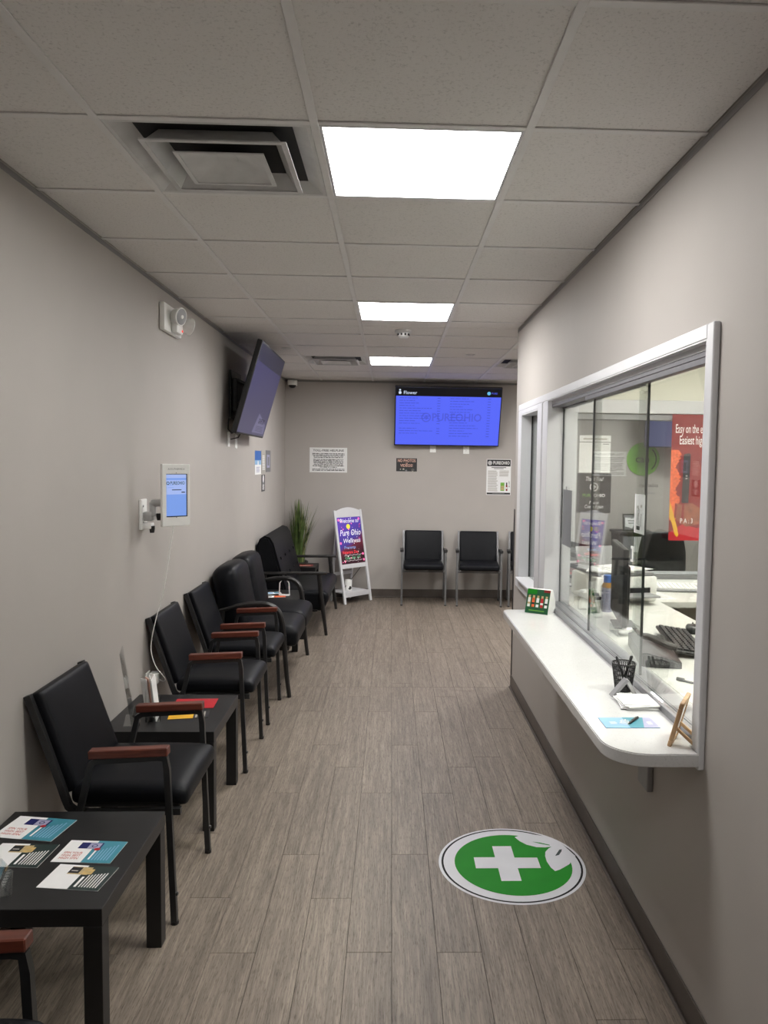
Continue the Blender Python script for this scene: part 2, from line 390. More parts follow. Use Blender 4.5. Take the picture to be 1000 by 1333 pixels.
# ------------------------------------------------------------------ floor
fl = MB(); fl.b2((XL-.1, YF-.1, -.05), (XA+.1, YB+.1, -.0035), INK)
floor = struct(fl.build('floor'))
PW, PL = .1515, 1.25
OFFS = {0: .36, 1: 1.87-.62, 2: 1.87-.94}
pm = {}
def plank(x0, y0, x1, y1):
    key = (round(x1-x0, 4), round(y1-y0, 3))
    if key not in pm:
        b = MB(); b.box((0, 0, -.002), (x1-x0-.0013, y1-y0-.0013, .0039), PLANK, .0009)
        o = b.build('plank', floor); pm[key] = o.data; o.location = ((x0+x1)/2, (y0+y1)/2, 0); return
    inst(pm[key], 'plank', floor, ((x0+x1)/2, (y0+y1)/2, 0))
def plank_run(xa, xb, ya, yb):
    k0 = math.floor((xa-.019)/PW); k1 = math.ceil((xb-.019)/PW)
    for k in range(k0, k1):
        x0, x1 = max(xa, .019+k*PW), min(xb, .019+(k+1)*PW)
        if x1-x0 < .012: continue
        base = {-1: 2.497, 0: 3.143, 1: 2.492, -2: 2.82, -3: 3.146, -4: 2.50, -5: 2.83, 2: 2.82, 3: 2.965, 4: 3.42}.get(k, 2.5+.4167*((k*2+5) % 3))
        y = base-PL*math.ceil((base-ya)/PL)
        while y < yb:
            a, c = max(ya, y), min(yb, y+PL)
            if c-a > .012: plank(x0, a, x1, c)
            y += PL
plank_run(XL, XR, -.6, YE)
plank_run(XL, XR, YE, YB)
plank_run(XR, 2.9, YE, YB)
for a, b_ in (((XL, YF), (XR, -.6)), ((2.9, YE), (XA, YB)), ((1.02, YF), (XO, YO))):
    q = MB(); q.b2((a[0], a[1], -.0034), (b_[0], b_[1], 0), PLANK); q.build('plank_sheet', floor)

# ------------------------------------------------------------------ ceiling: grid of bars, tiles lying in it
cl = MB(); cl.b2((XL-.1, YF-.1, ZC+.03), (XA+.1, YB+.1, ZC+.09), DARKV)
ceiling = struct(cl.build('ceiling'))
LIGHT_CELLS = [(1, 0), (1, 4), (1, 8), (1, -4), (4, 7), (6, 9)]
VENT_CELLS = [(0, 0), (0, 8), (3, 8)]
def gx(i): return GX0+G*i
def gy(k): return GY0+G*k
K0, K1 = -7, 12
tm = {}
BW = .024
def add_tile(x0, y0, x1, y1):
    if x1-x0 < .05 or y1-y0 < .05: return
    key = (round(x1-x0, 3), round(y1-y0, 3))
    if key not in tm:
        b = MB(); b.box((0, 0, .008), (x1-x0-.006, y1-y0-.006, .014), TILE, .003)
        o = b.build('tile', ceiling); tm[key] = o.data
        o.location = ((x0+x1)/2, (y0+y1)/2, ZC+.004); return
    inst(tm[key], 'tile', ceiling, ((x0+x1)/2, (y0+y1)/2, ZC+.004))
xs = [XL]+[gx(i) for i in range(0, 9)]+[XA]
for k in range(K0, K1):
    y0, y1 = max(gy(k), YF), min(gy(k+1), YB)
    if y1 <= y0: continue
    for ci in range(len(xs)-1):
        i = ci-1
        for (xa, xb, ya, yb) in ((XL, XR, YF, YE), (XL, XA, YE, YB)):
            a, b_ = max(xs[ci], xa), min(xs[ci+1], xb); c_, d_ = max(y0, ya), min(y1, yb)
            if ya == YE and xa == XL and b_ <= XR+.001 and False: continue
            if b_-a < .04 or d_-c_ < .04: continue
            if (i, k) in LIGHT_CELLS or (i, k) in VENT_CELLS: continue
            add_tile(a, c_, b_, d_)
def bar(a, b_):
    q = MB(); q.b2(a, b_, GRID, .001); q.build('grid_bar', ceiling)
for i in range(0, 9):
    x = gx(i); y0 = YF if x < XR else YE
    bar((x-BW/2, y0, ZC-.001), (x+BW/2, YB, ZC+.004))
for k in range(K0+1, K1):
    y = gy(k)
    if y < YF or y > YB: continue
    bar((XL, y-BW/2, ZC), (XR if y < YE else XA, y+BW/2, ZC+.0045))
# office ceiling
q = MB(); q.b2((XR+.02, YF, ZC), (XO, YO, ZC+.028), CREAM); q.build('plaster_panel', ceiling)

ANGLE = mat('grey_wall_angle', (.22, .215, .21), .5, noise=.03, nscale=20)
# wall angle where ceiling meets wall
def trim(n, a, b_, m=GRID):
    q = MB(); q.b2(a, b_, m, .001); return struct(q.build('trim_%d' % n))
trim(1, (XL, YF, ZC-.022), (XL+.003, YB, ZC-.001), ANGLE); trim(2, (XR-.003, YF, ZC-.022), (XR, YE, ZC-.001), ANGLE); trim(3, (XL+.004, YB-.003, ZC-.022), (XA, YB, ZC-.001), ANGLE)

# ------------------------------------------------------------------ walls
def wall(name, boxes, m=WALL):
    q = MB()
    for a, b_ in boxes: q.b2(a, b_, m)
    return struct(q.build(name))
HT = ZC+.028
wall('wall_left', [((XL-.1, YF, 0), (XL, YB, HT))])
wall('wall_back', [((XL-.1, YB, 0), (XA+.1, YB+.1, HT))])
wall('wall_front', [((XL-.1, YF-.1, 0), (XO+.1, YF, HT))])
# service wall with two openings
Z0, Z1 = .797, 1.995
Y1, Y2, Y3, Y4 = 2.15, 4.35, 4.64, 5.22
XI = 1.02
wall('wall_right', [((XR, YF, 0), (XI, Y1, HT)), ((XR, Y1, 0), (XI, Y2, Z0-.001)), ((XR, Y1, Z1), (XI, Y2, HT)), ((XR, Y2, 0), (XI, Y3, HT)),
                    ((XR, Y3, 0), (XI, Y4, .865)), ((XR, Y3, Z1-.025), (XI, Y4, HT)), ((XR, Y4, 0), (XI, YE, HT))])
# office end wall with its own window to the alcove
WX0, WX1, WZ0, WZ1 = 1.302, 2.60, .86, 2.0
wall('wall_office', [((XI, YO, 0), (WX0, YE, HT)), ((WX0, YO, 0), (WX1, YE, WZ0)), ((WX0, YO, WZ1), (WX1, YE, HT)), ((WX1, YO, 0), (XA+.1, YE, HT))], CREAM)
q = MB(); q.b2((XI+.001, YE, .1), (WX0-.002, YE+.004, HT), WALL); q.b2((WX1+.06, YE, .1), (XA, YE+.004, HT), WALL); struct(q.build('wall_alcove_face'))
wall('wall_alcove_side', [((XA, YE, 0), (XA+.1, YB, HT))])
wall('wall_office_side', [((XO, YF, 0), (XO+.1, YO, HT))], CREAM)

def base(name, a, b_, side):
    q = MB(); q.b2(a, b_, BASEB, .003)
    # toe of the cove
    if side == 'x+': q.b2((b_[0], a[1], 0), (b_[0]+.012, b_[1], .012), BASEB, .005)
    if side == 'x-': q.b2((a[0]-.012, a[1], 0), (a[0], b_[1], .012), BASEB, .005)
    if side == 'y-': q.b2((a[0], a[1]-.012, 0), (b_[0], a[1], .012), BASEB, .005)
    return struct(q.build(name))
base('baseboard_left', (XL, YF, .001), (XL+.005, YB, .1), 'x+')
base('baseboard_right', (XR-.005, YF, .001), (XR, YE+.005, .1), 'x-')
base('baseboard_back', (XL+.006, YB-.005, .001), (XA, YB, .1), 'y-')
base('baseboard_end', (XR, YE+.001, .001), (XA, YE+.006, .1), '')
# black corner guard on the wall end
q = MB(); q.b2((XR-.004, YE-.03, .1), (XR, YE+.005, 1.31), PLASTB, .001); q.b2((XR-.004, YE, .1), (XR+.045, YE+.005, 1.31), PLASTB, .001)
tag(q.build('corner_guard'), 'black plastic guard strip on the end corner of the service wall', 'corner guard')

# ------------------------------------------------------------------ service window (window_1), small window (window_2), their trim
w1 = struct(root('window_1', (.99, Y1+.01, Z1-.01)))
wl = w1.location
def wpart(mb, name, label=None):
    for i in range(len(mb.v)): mb.v[i] = tuple(Vector(mb.v[i])-wl)
    o = mb.build(name, w1)
    if label: o['label'] = label
    return o
XT = .873   # face of the casing
q = MB(); q.b2((XT, Y1-.046, .783), (XR, Y1, Z1+.042), WHITE, .003); wpart(q, 'casing')
q = MB(); q.b2((XT, Y1-.046+.046, Z1), (XR, YE-.21, Z1+.042), WHITE, .003); wpart(q, 'head_casing')
q = MB(); q.b2((XT, Y2-.01, .86), (XR, Y2+.10, Z1), WHITE, .003); wpart(q, 'casing')
q = MB(); q.b2((XT+.006, Y2+.102, .86), (XR, Y2+.16, Z1), WHITE, .002); wpart(q, 'casing')
for y0, y1 in ((Y1, Y1+.006), (Y2-.016, Y2-.01)):
    q = MB(); q.b2((XT+.001, y0, .838), (XI, y1, Z1), WHITE); wpart(q, 'jamb_lining')
q = MB(); q.b2((XT+.001, Y1+.006, Z1-.004), (XI, Y2-.016, Z1), WHITE); q.b2((.898, Y1+.006, 1.973), (.97, Y2-.016, Z1-.004), WHITE); wpart(q, 'head_lining')
ALU = mat('anodised_track', (.30, .30, .32), .35, metal=.8, noise=.05, nscale=40)
HEADM = mat('grey_head_track', (.13, .125, .14), .4, metal=.5, noise=.05, nscale=40)
q = MB()
q.b2((.897, Y1+.006, 1.955), (.985, Y2-.016, 1.972), HEADM, .002); q.b2((.897, Y1+.006, 1.936), (.917, 3.60, 1.9545), HEADM, .001); q.b2((.955, 3.0, 1.948), (.985, Y2-.016, 1.9545), HEADM, .001)
wpart(q, 'head_track', 'grey head track for the sliding panes')
q = MB()
q.b2((.893, Y1+.006, .8355), (.918, Y2-.016, .858), ALU, .0015); q.b2((.918, Y1+.006, .8355), (.985, Y2-.016, .861), ALU, .001); q.b2((.9235, Y1+.007, .861), (.9265, Y2-.017, .8615), EDGE)
wpart(q, 'bottom_track', 'aluminium bottom track for the sliding panes')
for x, y0, y1, seals in ((.905, Y1+.008, 2.812, ()), (.935, 2.808, 3.566, (2.808, 3.566)), (.965, 3.560, Y2-.018, (Y2-.018,))):
    q = MB(); q.b2((x-.004, y0, .8616), (x+.004, y1, 1.957), GLASS, 0); p = wpart(q, 'pane')
    for y in seals:
        e = MB(); e.b2((x-.0045, y-.003, .8616), (x+.0045, y+.003, 1.957), EDGE)
        for i in range(len(e.v)): e.v[i] = tuple(Vector(e.v[i])-wl)
        e.build('edge_seal', p)

w2 = struct(root('window_2', (.99, Y3+.01, Z1-.03)))
wl = w2.location
def w2part(mb, name):
    for i in range(len(mb.v)): mb.v[i] = tuple(Vector(mb.v[i])-wl)
    return mb.build(name, w2)
q = MB(); q.b2((XT, Y4, .79), (XR, YE-.213, Z1-.0005), WHITE, .003); w2part(q, 'casing')
q = MB(); q.b2((XT, Y2+.162, .79), (XR, Y3, Z1), WHITE, .003); w2part(q, 'casing')
q = MB(); q.b2((XT, Y3, 1.968), (XR, Y4, Z1), WHITE, .002); w2part(q, 'head_casing')
q = MB(); q.b2((XT-.02, Y3+.001, .852), (.985, Y4-.001, .868), WHITE, .003); w2part(q, 'sill')
q = MB(); q.b2((XT, Y3+.001, .785), (XR, Y4-.001, .851), WHITE, .003); w2part(q, 'apron')
for y0, y1 in ((Y3, Y3+.006), (Y4-.006, Y4)):
    q = MB(); q.b2((XT+.001, y0, .869), (XI, y1, 1.967), WHITE); w2part(q, 'jamb_lining')
q = MB(); q.b2((XT+.001, Y3+.006, 1.960), (XI, Y4-.006, 1.967), WHITE); w2part(q, 'head_lining')
q = MB(); q.b2((.946, Y3+.007, .869), (.954, Y4-.007, 1.959), GLASS); w2part(q, 'pane')
q = MB()
q.b2((.942, Y3+.007, .869), (.958, Y3+.013, 1.959), EDGE); q.b2((.942, Y4-.013, .869), (.958, Y4-.007, 1.959), EDGE); w2part(q, 'glazing_bead')
BLIND = mat('white_blind_board', (.70, .73, .72), .6, noise=.02, nscale=5)
q = MB(); q.b2((1.0, Y3+.008, .869), (1.012, Y4-.008, 1.959), BLIND); w2part(q, 'backing_board')

# office end window (window_3)
w3 = struct(root('window_3', (WX0+.02, YO+.06, WZ1-.02)))
wl = w3.location
def w3part(mb, name):
    for i in range(len(mb.v)): mb.v[i] = tuple(Vector(mb.v[i])-wl)
    return mb.build(name, w3)
q = MB(); q.b2((WX0-.09, YO-.018, WZ1), (WX1+.09, YO, 2.094), WHITE, .003); w3part(q, 'head_casing')
q = MB(); q.b2((WX0-.085, YO-.018, WZ0), (WX0, YO, WZ1), WHITE, .003); w3part(q, 'casing')
q = MB(); q.b2((WX1, YO-.018, WZ0), (WX1+.085, YO, WZ1), WHITE, .003); w3part(q, 'casing')
q = MB(); q.b2((WX0, YO+.004, WZ1-.045), (WX1, YO+.10, WZ1-.001), PLASTG, .003); w3part(q, 'head_track')
q = MB(); q.b2((WX0, YO-.03, WZ0-.06), (WX1, YO, WZ0-.002), PLASTG, .003); q.b2((WX0, YO-.03, WZ0), (WX1, YE, WZ0+.008), PLASTG, .002); w3part(q, 'sill')
q = MB(); q.b2((WX0+.003, YO+.012, WZ0+.009), (WX1-.003, YO+.020, WZ1-.046), GLASS); w3part(q, 'pane')

# ------------------------------------------------------------------ ceiling fittings
def light_panel(i, k, label, frm=WHITE):
    m = LIGHTP[k]
    o = empty('ceiling_light', (gx(i)+G/2, gy(k)+G/2, ZC), label, 'ceiling light', 'square ceiling light panels')
    h = G/2-BW/2-.001
    q = MB()
    for a, b_ in (((-h, -h), (h, -h+.008)), ((-h, h-.008), (h, h)), ((-h, -h+.008), (-h+.008, h-.008)), ((h-.008, -h+.008), (h, h-.008))):
        q.b2((a[0], a[1], .0), (b_[0], b_[1], .028), frm)
    q.build('frame', o)
    q = MB(); q.b2((-h+.008, -h+.008, .004), (h-.008, h-.008, .012), m); q.build('diffuser', o)
    return o
light_panel(1, 0, 'large bright square ceiling light closest to the viewer beside the vent')
light_panel(1, 4, 'bright square ceiling light second from the viewer before the smoke detector')
light_panel(1, 8, 'bright square ceiling light furthest away just before the blue screen')
light_panel(1, -4, 'bright square ceiling light over the entrance behind the viewer')
light_panel(4, 7, 'unseen square ceiling light added to brighten the side alcove, just behind the service wall')  # out-of-view panel, added to lift the light on the back wall
light_panel(6, 9, 'unseen square ceiling light added to brighten the side alcove, deepest in its corner')  # second added panel, unseen, brightens alcove and back wall

def vent(i, k, label):
    o = empty('ceiling_vent', (gx(i)+G/2, gy(k)+G/2, ZC), label, 'air vent', 'square ceiling diffusers')
    h = G/2-BW/2-.001
    def frust(r0, z0, r1, z1, m, q, t=.004):
        vs = []
        for r, z in ((r0, z0), (r1, z1), (r1, z1+t), (r0, z0+t)): vs += [(-r, -r, z), (r, -r, z), (r, r, z), (-r, r, z)]
        fs = []
        for a in range(4):
            b_ = (a+1) % 4
            for k_ in range(4): fs.append([a*4+k_, b_*4+k_, b_*4+(k_+1) % 4, a*4+(k_+1) % 4])
        q.add(vs, fs, m)
    q = MB(); frust(h, .0005, h-.012, .0005, VENTW, q, .003); frust(h-.012, .001, .163, .072, VENTW, q); q.build('frame', o)
    q = MB(); frust(.215, -.020, .199, -.020, VENTW, q, .004); frust(.201, -.018, .150, .050, VENTW, q, .003); q.build('louver', o)
    q = MB(); frust(.136, -.024, .122, -.024, VENTW, q, .004); frust(.124, -.022, .030, .016, VENTW, q, .003); q.b2((-.031, -.031, .014), (.031, .031, .018), VENTW); q.build('louver', o)
    for k_ in range(4):
        q = MB(); q.box((0, .10, .055), (.014, .20, .012), VENTW, .002, None, 1, Matrix.Rotation(PI/2*k_+PI/4, 4, 'Z')); q.build('spoke', o)
    q = MB(); q.b2((-h, -h, .088), (h, h, .10), DARKV)
    for a, b_ in (((-h, -h), (h, -h+.003)), ((-h, h-.003), (h, h)), ((-h, -h), (-h+.003, h)), ((h-.003, -h), (h, h))): q.b2((a[0], a[1], .003), (b_[0], b_[1], .088), DARKV)
    q.build('duct_box', o)
    return o
# the ceiling slab is thin: vents and their boxes rise through it in cut-outs
vent(0, 0, 'grey square air diffuser closest to the viewer beside the large light')
vent(0, 8, 'thin square air diffuser near the tilted television')
vent(3, 8, 'square air diffuser half hidden behind the service wall')

o = empty('smoke_detector', (.077, 5.69, ZC+.006), 'round white smoke detector on a tile between two lights', 'smoke detector')
q = MB(); q.lathe([(.062, 0), (.062, -.018), (.05, -.024)], SMOKEW, 28); q.build('base', o)
q = MB(); q.lathe([(.045, -.024), (.043, -.045), (.03, -.058), (.012, -.062)], SMOKEW, 28); q.build('sensor_head', o)
q = MB()
for k in range(10):
    a = 2*PI*k/10; q.box((.0445*math.cos(a), .0445*math.sin(a), -.035), (.004, .012, .014), DARKV, 0, Matrix.Rotation(a, 4, 'Z'))
q.build('slots', o)
for (x, y, l) in ((.69, 6.90, 'flat round sprinkler cap on the ceiling near the service wall end'), (-.905, 6.7, 'small sprinkler cap on the ceiling above the tilted television')):
    o = empty('sprinkler_cap', (x, y, ZC+.006), l, 'sprinkler', 'ceiling sprinkler caps')
    q = MB(); q.lathe([(.04, 0), (.04, -.006), (.03, -.009)], SMOKEW, 24); q.build('escutcheon', o)
    q = MB(); q.lathe([(.022, -.009), (.022, -.014), (.012, -.016)], GRID, 20); q.build('cap', o)
o = empty('security_camera', (-1.17, YB, 2.545), 'small white dome security camera high in the back corner', 'camera')
q = MB(); q.b2((-.05, -.035, -.03), (.05, 0, .035), PLASTW, .006, 2); q.build('bracket', o)
q = MB(); q.lathe([(.05, .03), (.056, .02), (.056, -.02), (.05, -.03)], PLASTW, 24, Matrix.Translation((0, -.08, .0))); q.build('housing', o)
q = MB(); q.lathe([(.044, -.03), (.04, -.045), (.028, -.058), (.01, -.064)], PLASTB, 24, Matrix.Translation((0, -.08, .0))); q.build('dome', o)

# ------------------------------------------------------------------ emergency light
o = empty('emergency_light', (XL, 4.465, 2.415), 'white twin-head emergency light high on the wall', 'emergency light')
q = MB(); q.b2((0, -.17, -.075), (.03, .17, .075), PLASTW, .008, 2); q.build('back_plate', o)
q = MB(); q.b2((.03, -.05, -.07), (.065, .07, -.005), PLASTW, .008, 2); q.build('housing', o)
for k, (y, zz, yw) in enumerate(((-.06, .015, -.35), (.135, -.005, .75))):
    T = Matrix.Translation((.075, y, zz)) @ Matrix.Rotation(yw, 4, 'Z') @ Matrix.Rotation(R(100), 4, 'Y') @ Matrix.Scale(.88, 4)
    q = MB(); q.lathe([(.025, -.045), (.042, -.03), (.053, .012), (.057, .016), (.055, .022)], PLASTW, 28, T); h_ = q.build('lamp_head', o)
    q = MB(); q.lathe([(.050, .0225), (.03, .026), (.012, .028)], PLASTG, 28, T); q.lathe([(.013, .028), (.011, .031)], PLASTW, 12, T); q.build('lens', h_)
    q = MB(); q.tube([(.02, y*.8, -.01), (.06, y, zz)], .012, PLASTW, 10); q.build('swivel', o)
q = MB(); q.lathe([(.006, 0), (.006, .004)], LEDR, 10, Matrix.Translation((.065, .05, -.05)) @ Matrix.Rotation(R(90), 4, 'Y')); q.build('indicator', o)

# ------------------------------------------------------------------ televisions
def tv(name, label, ctr, ya, ti, W_, H_, draw, mount_y, mtd):
    o = empty(name, ctr, label, 'television')
    u = Vector((math.cos(ya), math.sin(ya), 0)); n0 = Vector((math.sin(ya), -math.cos(ya), 0))
    v = Vector((0, 0, 1))*math.cos(ti)+n0*math.sin(ti)
    T = frame((0, 0, 0), u, v)
    q = MB(); q.box((0, 0, -.022), (W_, H_, .04), PLASTB, .006, None, 2); q.box((0, -.08, -.055), (W_*.55, H_*.5, .035), PLASTB, .01, None, 2)
    q.build('casing', o, M=T)
    q = MB(); draw(q, W_-.024, H_-.03); q.build('screen', o, M=T)
    return o, T
def scr_back(q, w_, h_):
    q.rect(-w_/2, -h_/2, w_/2, h_/2, -.0015, SCR_BLUE)
    t = h_*.145
    q.rect(-w_/2, h_/2-t, w_/2, h_/2, -.0009, SCR_BLACK)
    q.text('Flower', .055, -w_/2+.085, h_/2-t*.62, -.0005, SCR_WHITE, 'LEFT', .02)
    q.disc(-w_/2+.045, h_/2-t*.62, .017, -.0005, SCR_WHITE, 16); q.disc(-w_/2+.045, h_/2-t*.3, .011, -.0005, SCR_WHITE, 12)
    q.disc(w_/2-.145, h_/2-t*.55, .021, -.0005, SCR_CYAN, 16); q.text('PURE', .03, w_/2-.115, h_/2-t*.55, -.0005, SCR_MARK, 'LEFT', .02)
    q.text('PUREOHIO', .13, w_*.085, -.01, -.0012, SCR_MARK, 'CENTER', .04, 0, None, .58)
    q.ring(-.255, -.01, .042, .056, -.0012, SCR_MARK, 24); q.rect(-.28, -.018, -.23, -.002, -.0012, SCR_MARK); q.rect(-.263, -.035, -.247, .015, -.0012, SCR_MARK)
    for cx0, cx1, nn in ((-w_/2+.04, -w_*.12, 16), (w_*.015, w_*.30, 15)):
        top = h_/2-t-.02; st = (h_-t-.10)/nn
        for k in range(nn):
            if random.random() < .12: continue
            y = top-st*k; x = cx0; e = cx0+(cx1-cx0)*random.uniform(.4, 1)
            while x < e:
                l = random.uniform(.02, .07); q.rect(x, y-.0055, min(x+l, e), y, -.0007, SCR_LINE); x += l+.008
            xx = cx0+(.44 if cx0 < 0 else .44); q.rect(xx, y-.006, xx+.035, y, -.0007, SCR_LINE)
tvb, T = tv('television', 'large wall television with a bright blue menu, back wall', (.655, 9.075, 2.165), .027, .31, 1.245, .71, scr_back, 0, 0)
q = MB()
q.b2((-.22, .175, -.24), (.22, .2, .12), BLACKM, .003)
for x in (-.16, .16): q.tube([(x, .18, .08), (x, .03, -.0), (x, .10, -.22)], .012, BLACKM, 6)
q.build('wall_bracket', tvb)
def scr_left(q, w_, h_):
    q.rect(-w_/2, -h_/2, w_/2, h_/2, -.0015, SCR_DIM); q.rect(-w_/2, h_/2-.13, w_/2, h_/2, -.001, SCR_DIMT)
    M_ = Matrix.Translation((.20, -h_/2+.10, 0))
    q.flat([(-.22, -.08), (.36, -.08), (.33, .0), (-.10, .085)], -.001, SCR_DIMC, M_)
    q.text('GRAPE SKY', .06, .10, .02, -.0006, INK, 'CENTER', .02, 0, M_); q.lines(-.1, .28, -.065, -.015, 4, -.0006, SCR_DIM, .5, M_)
tvl, T = tv('television', 'wall television angled down over the row of chairs, dim violet picture', (-1.045, 6.365, 2.171), 1.577, .282, 1.24, .71, scr_left, 0, 0)
q = MB(); q.b2((-.213, -.30, -.22), (-.195, .1, .16), BLACKM, .003); q.b2((-.195, -.26, -.16), (-.155, .06, .1), BLACKM, .006)
q.build('wall_bracket', tvl)
for y in (-.24, .04):
    q = MB(); q.tube([(-.16, y, .09), (-.09, y, .05), (-.1, y, -.16), (-.17, y, -.2)], .014, BLACKM, 6); q.build('tilt_arm', tvl)
q = MB(); q.tube([(-.1, -.25, -.2), (-.14, -.32, -.3), (-.18, -.36, -.33), (-.2, -.4, -.3), (-.19, -.42, -.22)], .006, PLASTB, 6); q.tube([(-.1, -.2, -.24), (-.15, -.26, -.36), (-.2, -.30, -.375)], .005, PLASTB, 6); q.build('cable', tvl)

def outlet(loc, label, u, group='wall outlets', w_=.072, h_=.115):
    n = Vector(u).cross(Vector((0, 0, 1)))
    o = empty('wall_outlet', loc, label, 'outlet', group); T = frame((0, 0, 0), u, (0, 0, 1))
    q = MB(); q.box((0, 0, .003), (w_, h_, .006), PLASTW, .002); q.build('plate', o, M=T)
    q = MB()
    for y in (-.02, .02):
        q.lathe([(.016, .006), (.015, .0075)], PLASTW, 14, Matrix.Translation((0, y, 0)))
        for x in (-.005, .005): q.rect(x-.001, y-.005, x+.001, y+.005, .008, INK)
    q.build('socket', o, M=T); return o
outlet((XL, 6.07, 1.795), 'white outlet plate under the tilted television, nearer of the two', (0, 1, 0))
outlet((XL, 6.36, 1.785), 'white outlet plate under the tilted television, further of the two', (0, 1, 0))
outlet((.495, YB, 1.81), 'white outlet plate below the middle of the blue television', (1, 0, 0))
outlet((.895, YB, 1.797), 'white outlet plate below the blue television near its far end', (1, 0, 0))
ow = outlet((XL, 4.03, .47), 'white wall outlet low behind the second chair with an adaptor in it', (0, 1, 0))
# adaptor and its cord: one thing
o = empty('power_adaptor', (XL+.0085, 4.05, .49), 'white power adaptor with a thin cord running up to the tablet', 'power adaptor')
q = MB(); q.b2((0, -.03, -.025), (.05, .035, .03), PLASTW, .006, 2); q.build('plug_body', o)
q = MB(); pts = [(-1.222, 4.06, .487), (-1.185, 4.03, .478), (-1.15, 3.955, .515), (-1.185, 3.925, .58), (-1.208, 3.92, .66), (-1.203, 3.92, .74), (-1.176, 3.92, .855), (-1.146, 3.93, .972), (-1.112, 3.935, 1.187), (-1.098, 3.945, 1.30)]
def smooth(p, n=5):
    P = [Vector(x) for x in p]; P = [P[0]*2-P[1]]+P+[P[-1]*2-P[-2]]; out = []
    for i in range(1, len(P)-2):
        for k in range(n):
            t = k/n; a, b_, c_, d_ = P[i-1:i+3]
            out.append(.5*((2*b_)+(c_-a)*t+(2*a-5*b_+4*c_-d_)*t*t+(3*b_-a-3*c_+d_)*t**3))
    out.append(P[-2]); return out
off = Vector((XL+.0085, 4.05, .49))
q.tube([p-off for p in smooth(pts)], .0022, PLASTW, 6); q.build('cord', o)

# ------------------------------------------------------------------ tablet kiosk on a wall arm
o = empty('tablet_kiosk', (XL, 3.97, 1.36), 'white check-in tablet in an enclosure on a jointed wall arm', 'tablet')
q = MB(); q.b2((0, -.045, -.08), (.014, .045, .075), PLASTW, .003); q.build('wall_plate', o)
for z in (-.04, .04):
    q = MB(); q.lathe([(.006, 0), (.006, .003)], STEEL, 8, Matrix.Translation((.014, -.02, z)) @ Matrix.Rotation(R(90), 4, 'Y')); q.build('screw', o)
q = MB(); q.b2((.014, -.03, -.035), (.06, .03, .012), STEEL, .006, 2); q.b2((.014, -.028, -.075), (.055, .028, -.045), PLASTW, .005, 2); q.build('clamp', o)
q = MB(); q.lathe([(.018, -.02), (.018, .05)], STEEL, 16, Matrix.Translation((.058, -.005, .01))); q.build('pivot', o)
for x, y, z in ((.055, -.01, -.075), (.088, 0, -.012)):
    q = MB(); q.lathe([(.011, -.02), (.014, .0), (.014, .015)], PLASTB, 14, Matrix.Translation((x, y, z))); q.build('knob', o)
q = MB(); q.tube([(.058, -.005, .055), (.115, -.03, .06), (.16, .01, .075)], .019, STEEL, 10); q.build('arm', o)
A, B_ = Vector((-1.14, 3.90, 0)), Vector((-1.03, 4.005, 0))
kw = (B_-A).length; kc = (A+B_)/2; kh = .315
T = frame((kc.x-XL, kc.y-3.97, 1.4575-1.36), (B_-A), (0, 0, 1))
q = MB(); q.box((0, 0, -.011), (kw, kh, .022), PLASTW, .003); kb = q.build('enclosure', o, M=T)
q = MB(); q.box((0, 0, -.03), (kw*.5, kh*.35, .02), PLASTW, .004); q.build('rear_mount', o, M=T)
q = MB(); sw, sh = kw*.72, kh*.665; sy = -.0; q.rect(-sw/2, -sh/2+sy-.005, sw/2+.006, sh/2+sy+.003, .0004, INK)
q.rect(-sw/2, -sh/2+sy, sw/2, sh/2+sy, .0008, SCR_PALE); q.rect(-sw/2, -sh/2+sy, sw/2, sh*.02+sy, .001, SCR_MID)
q.rect(-sw/2, sh/2-.028, sw/2, sh/2-.018, .0011, SCR_MID)
q.text('PUREOHIO', .024, .006, sh/2-.044, .0013, SCR_DK, 'CENTER', .03, 0, None, sw*.72); q.ring(-sw*.42, sh/2-.044, .005, .0085, .0013, SCR_DK, 16)
q.rect(-sw*.22, .025, sw*.25, .029, .0013, INK); q.rect(sw*.25, .012, sw*.43, .017, .0013, INK)
for y in (.06, .05, .038, -.02, -.05, -.06): q.rect(-sw*.42, y, -sw*.42+sw*random.uniform(.2, .75), y+.002, .0013, SCR_MID)
q.build('screen', o, M=T)
q = MB(); q.text('ACCUTHERMICA', .012, 0, kh/2-.026, .0006, GREY_INK, 'CENTER', 0, 0, None, kw*.6); tag(q.build('lettering', o, M=T), kind='stuff')
for yy in (kh/2-.045, -kh/2+.045):
    q = MB(); q.disc(0, yy, .0025, .0006, GREY_INK, 12); q.build('indicator', o, M=T)

# ------------------------------------------------------------------ papers on walls
def sheet(name, ctr, u, v, w_, h_, label, cat, draw, base_m=PAPER, group=None, t=.0015):
    q = MB(); q.box((0, 0, t/2), (w_, h_, t), base_m); draw(q, w_, h_, t)
    return tag(q.build(name, M=frame(ctr, u, v)), label, cat, group)
def d_help(q, w_, h_, t):
    z = t+.0004
    q.text('TOLL-FREE HELPLINE', .034, 0, h_/2-.035, z, INK, 'CENTER', .03, 0, None, w_*.82)
    y = h_/2-.068
    for k in range(13):
        if k in (4, 11): y -= .008
        ww = w_*random.choice((.8, .84, .78, .86))*(.55 if k in (10,) else 1)
        x = -ww/2
        while x < ww/2:
            l = random.uniform(.012, .05); e = min(x+l, ww/2); q.rect(x, y-.0085, e, y, z, INK if random.random() < .5 else GREY_INK); x = e+.006
        y -= .0152
sheet('helpline_notice', (-.75, YB-.001, 1.645), (1, 0, 0), (0, 0, 1), .445, .295, 'white notice sheet headed TOLL-FREE HELPLINE on the back wall', 'notice', d_help)
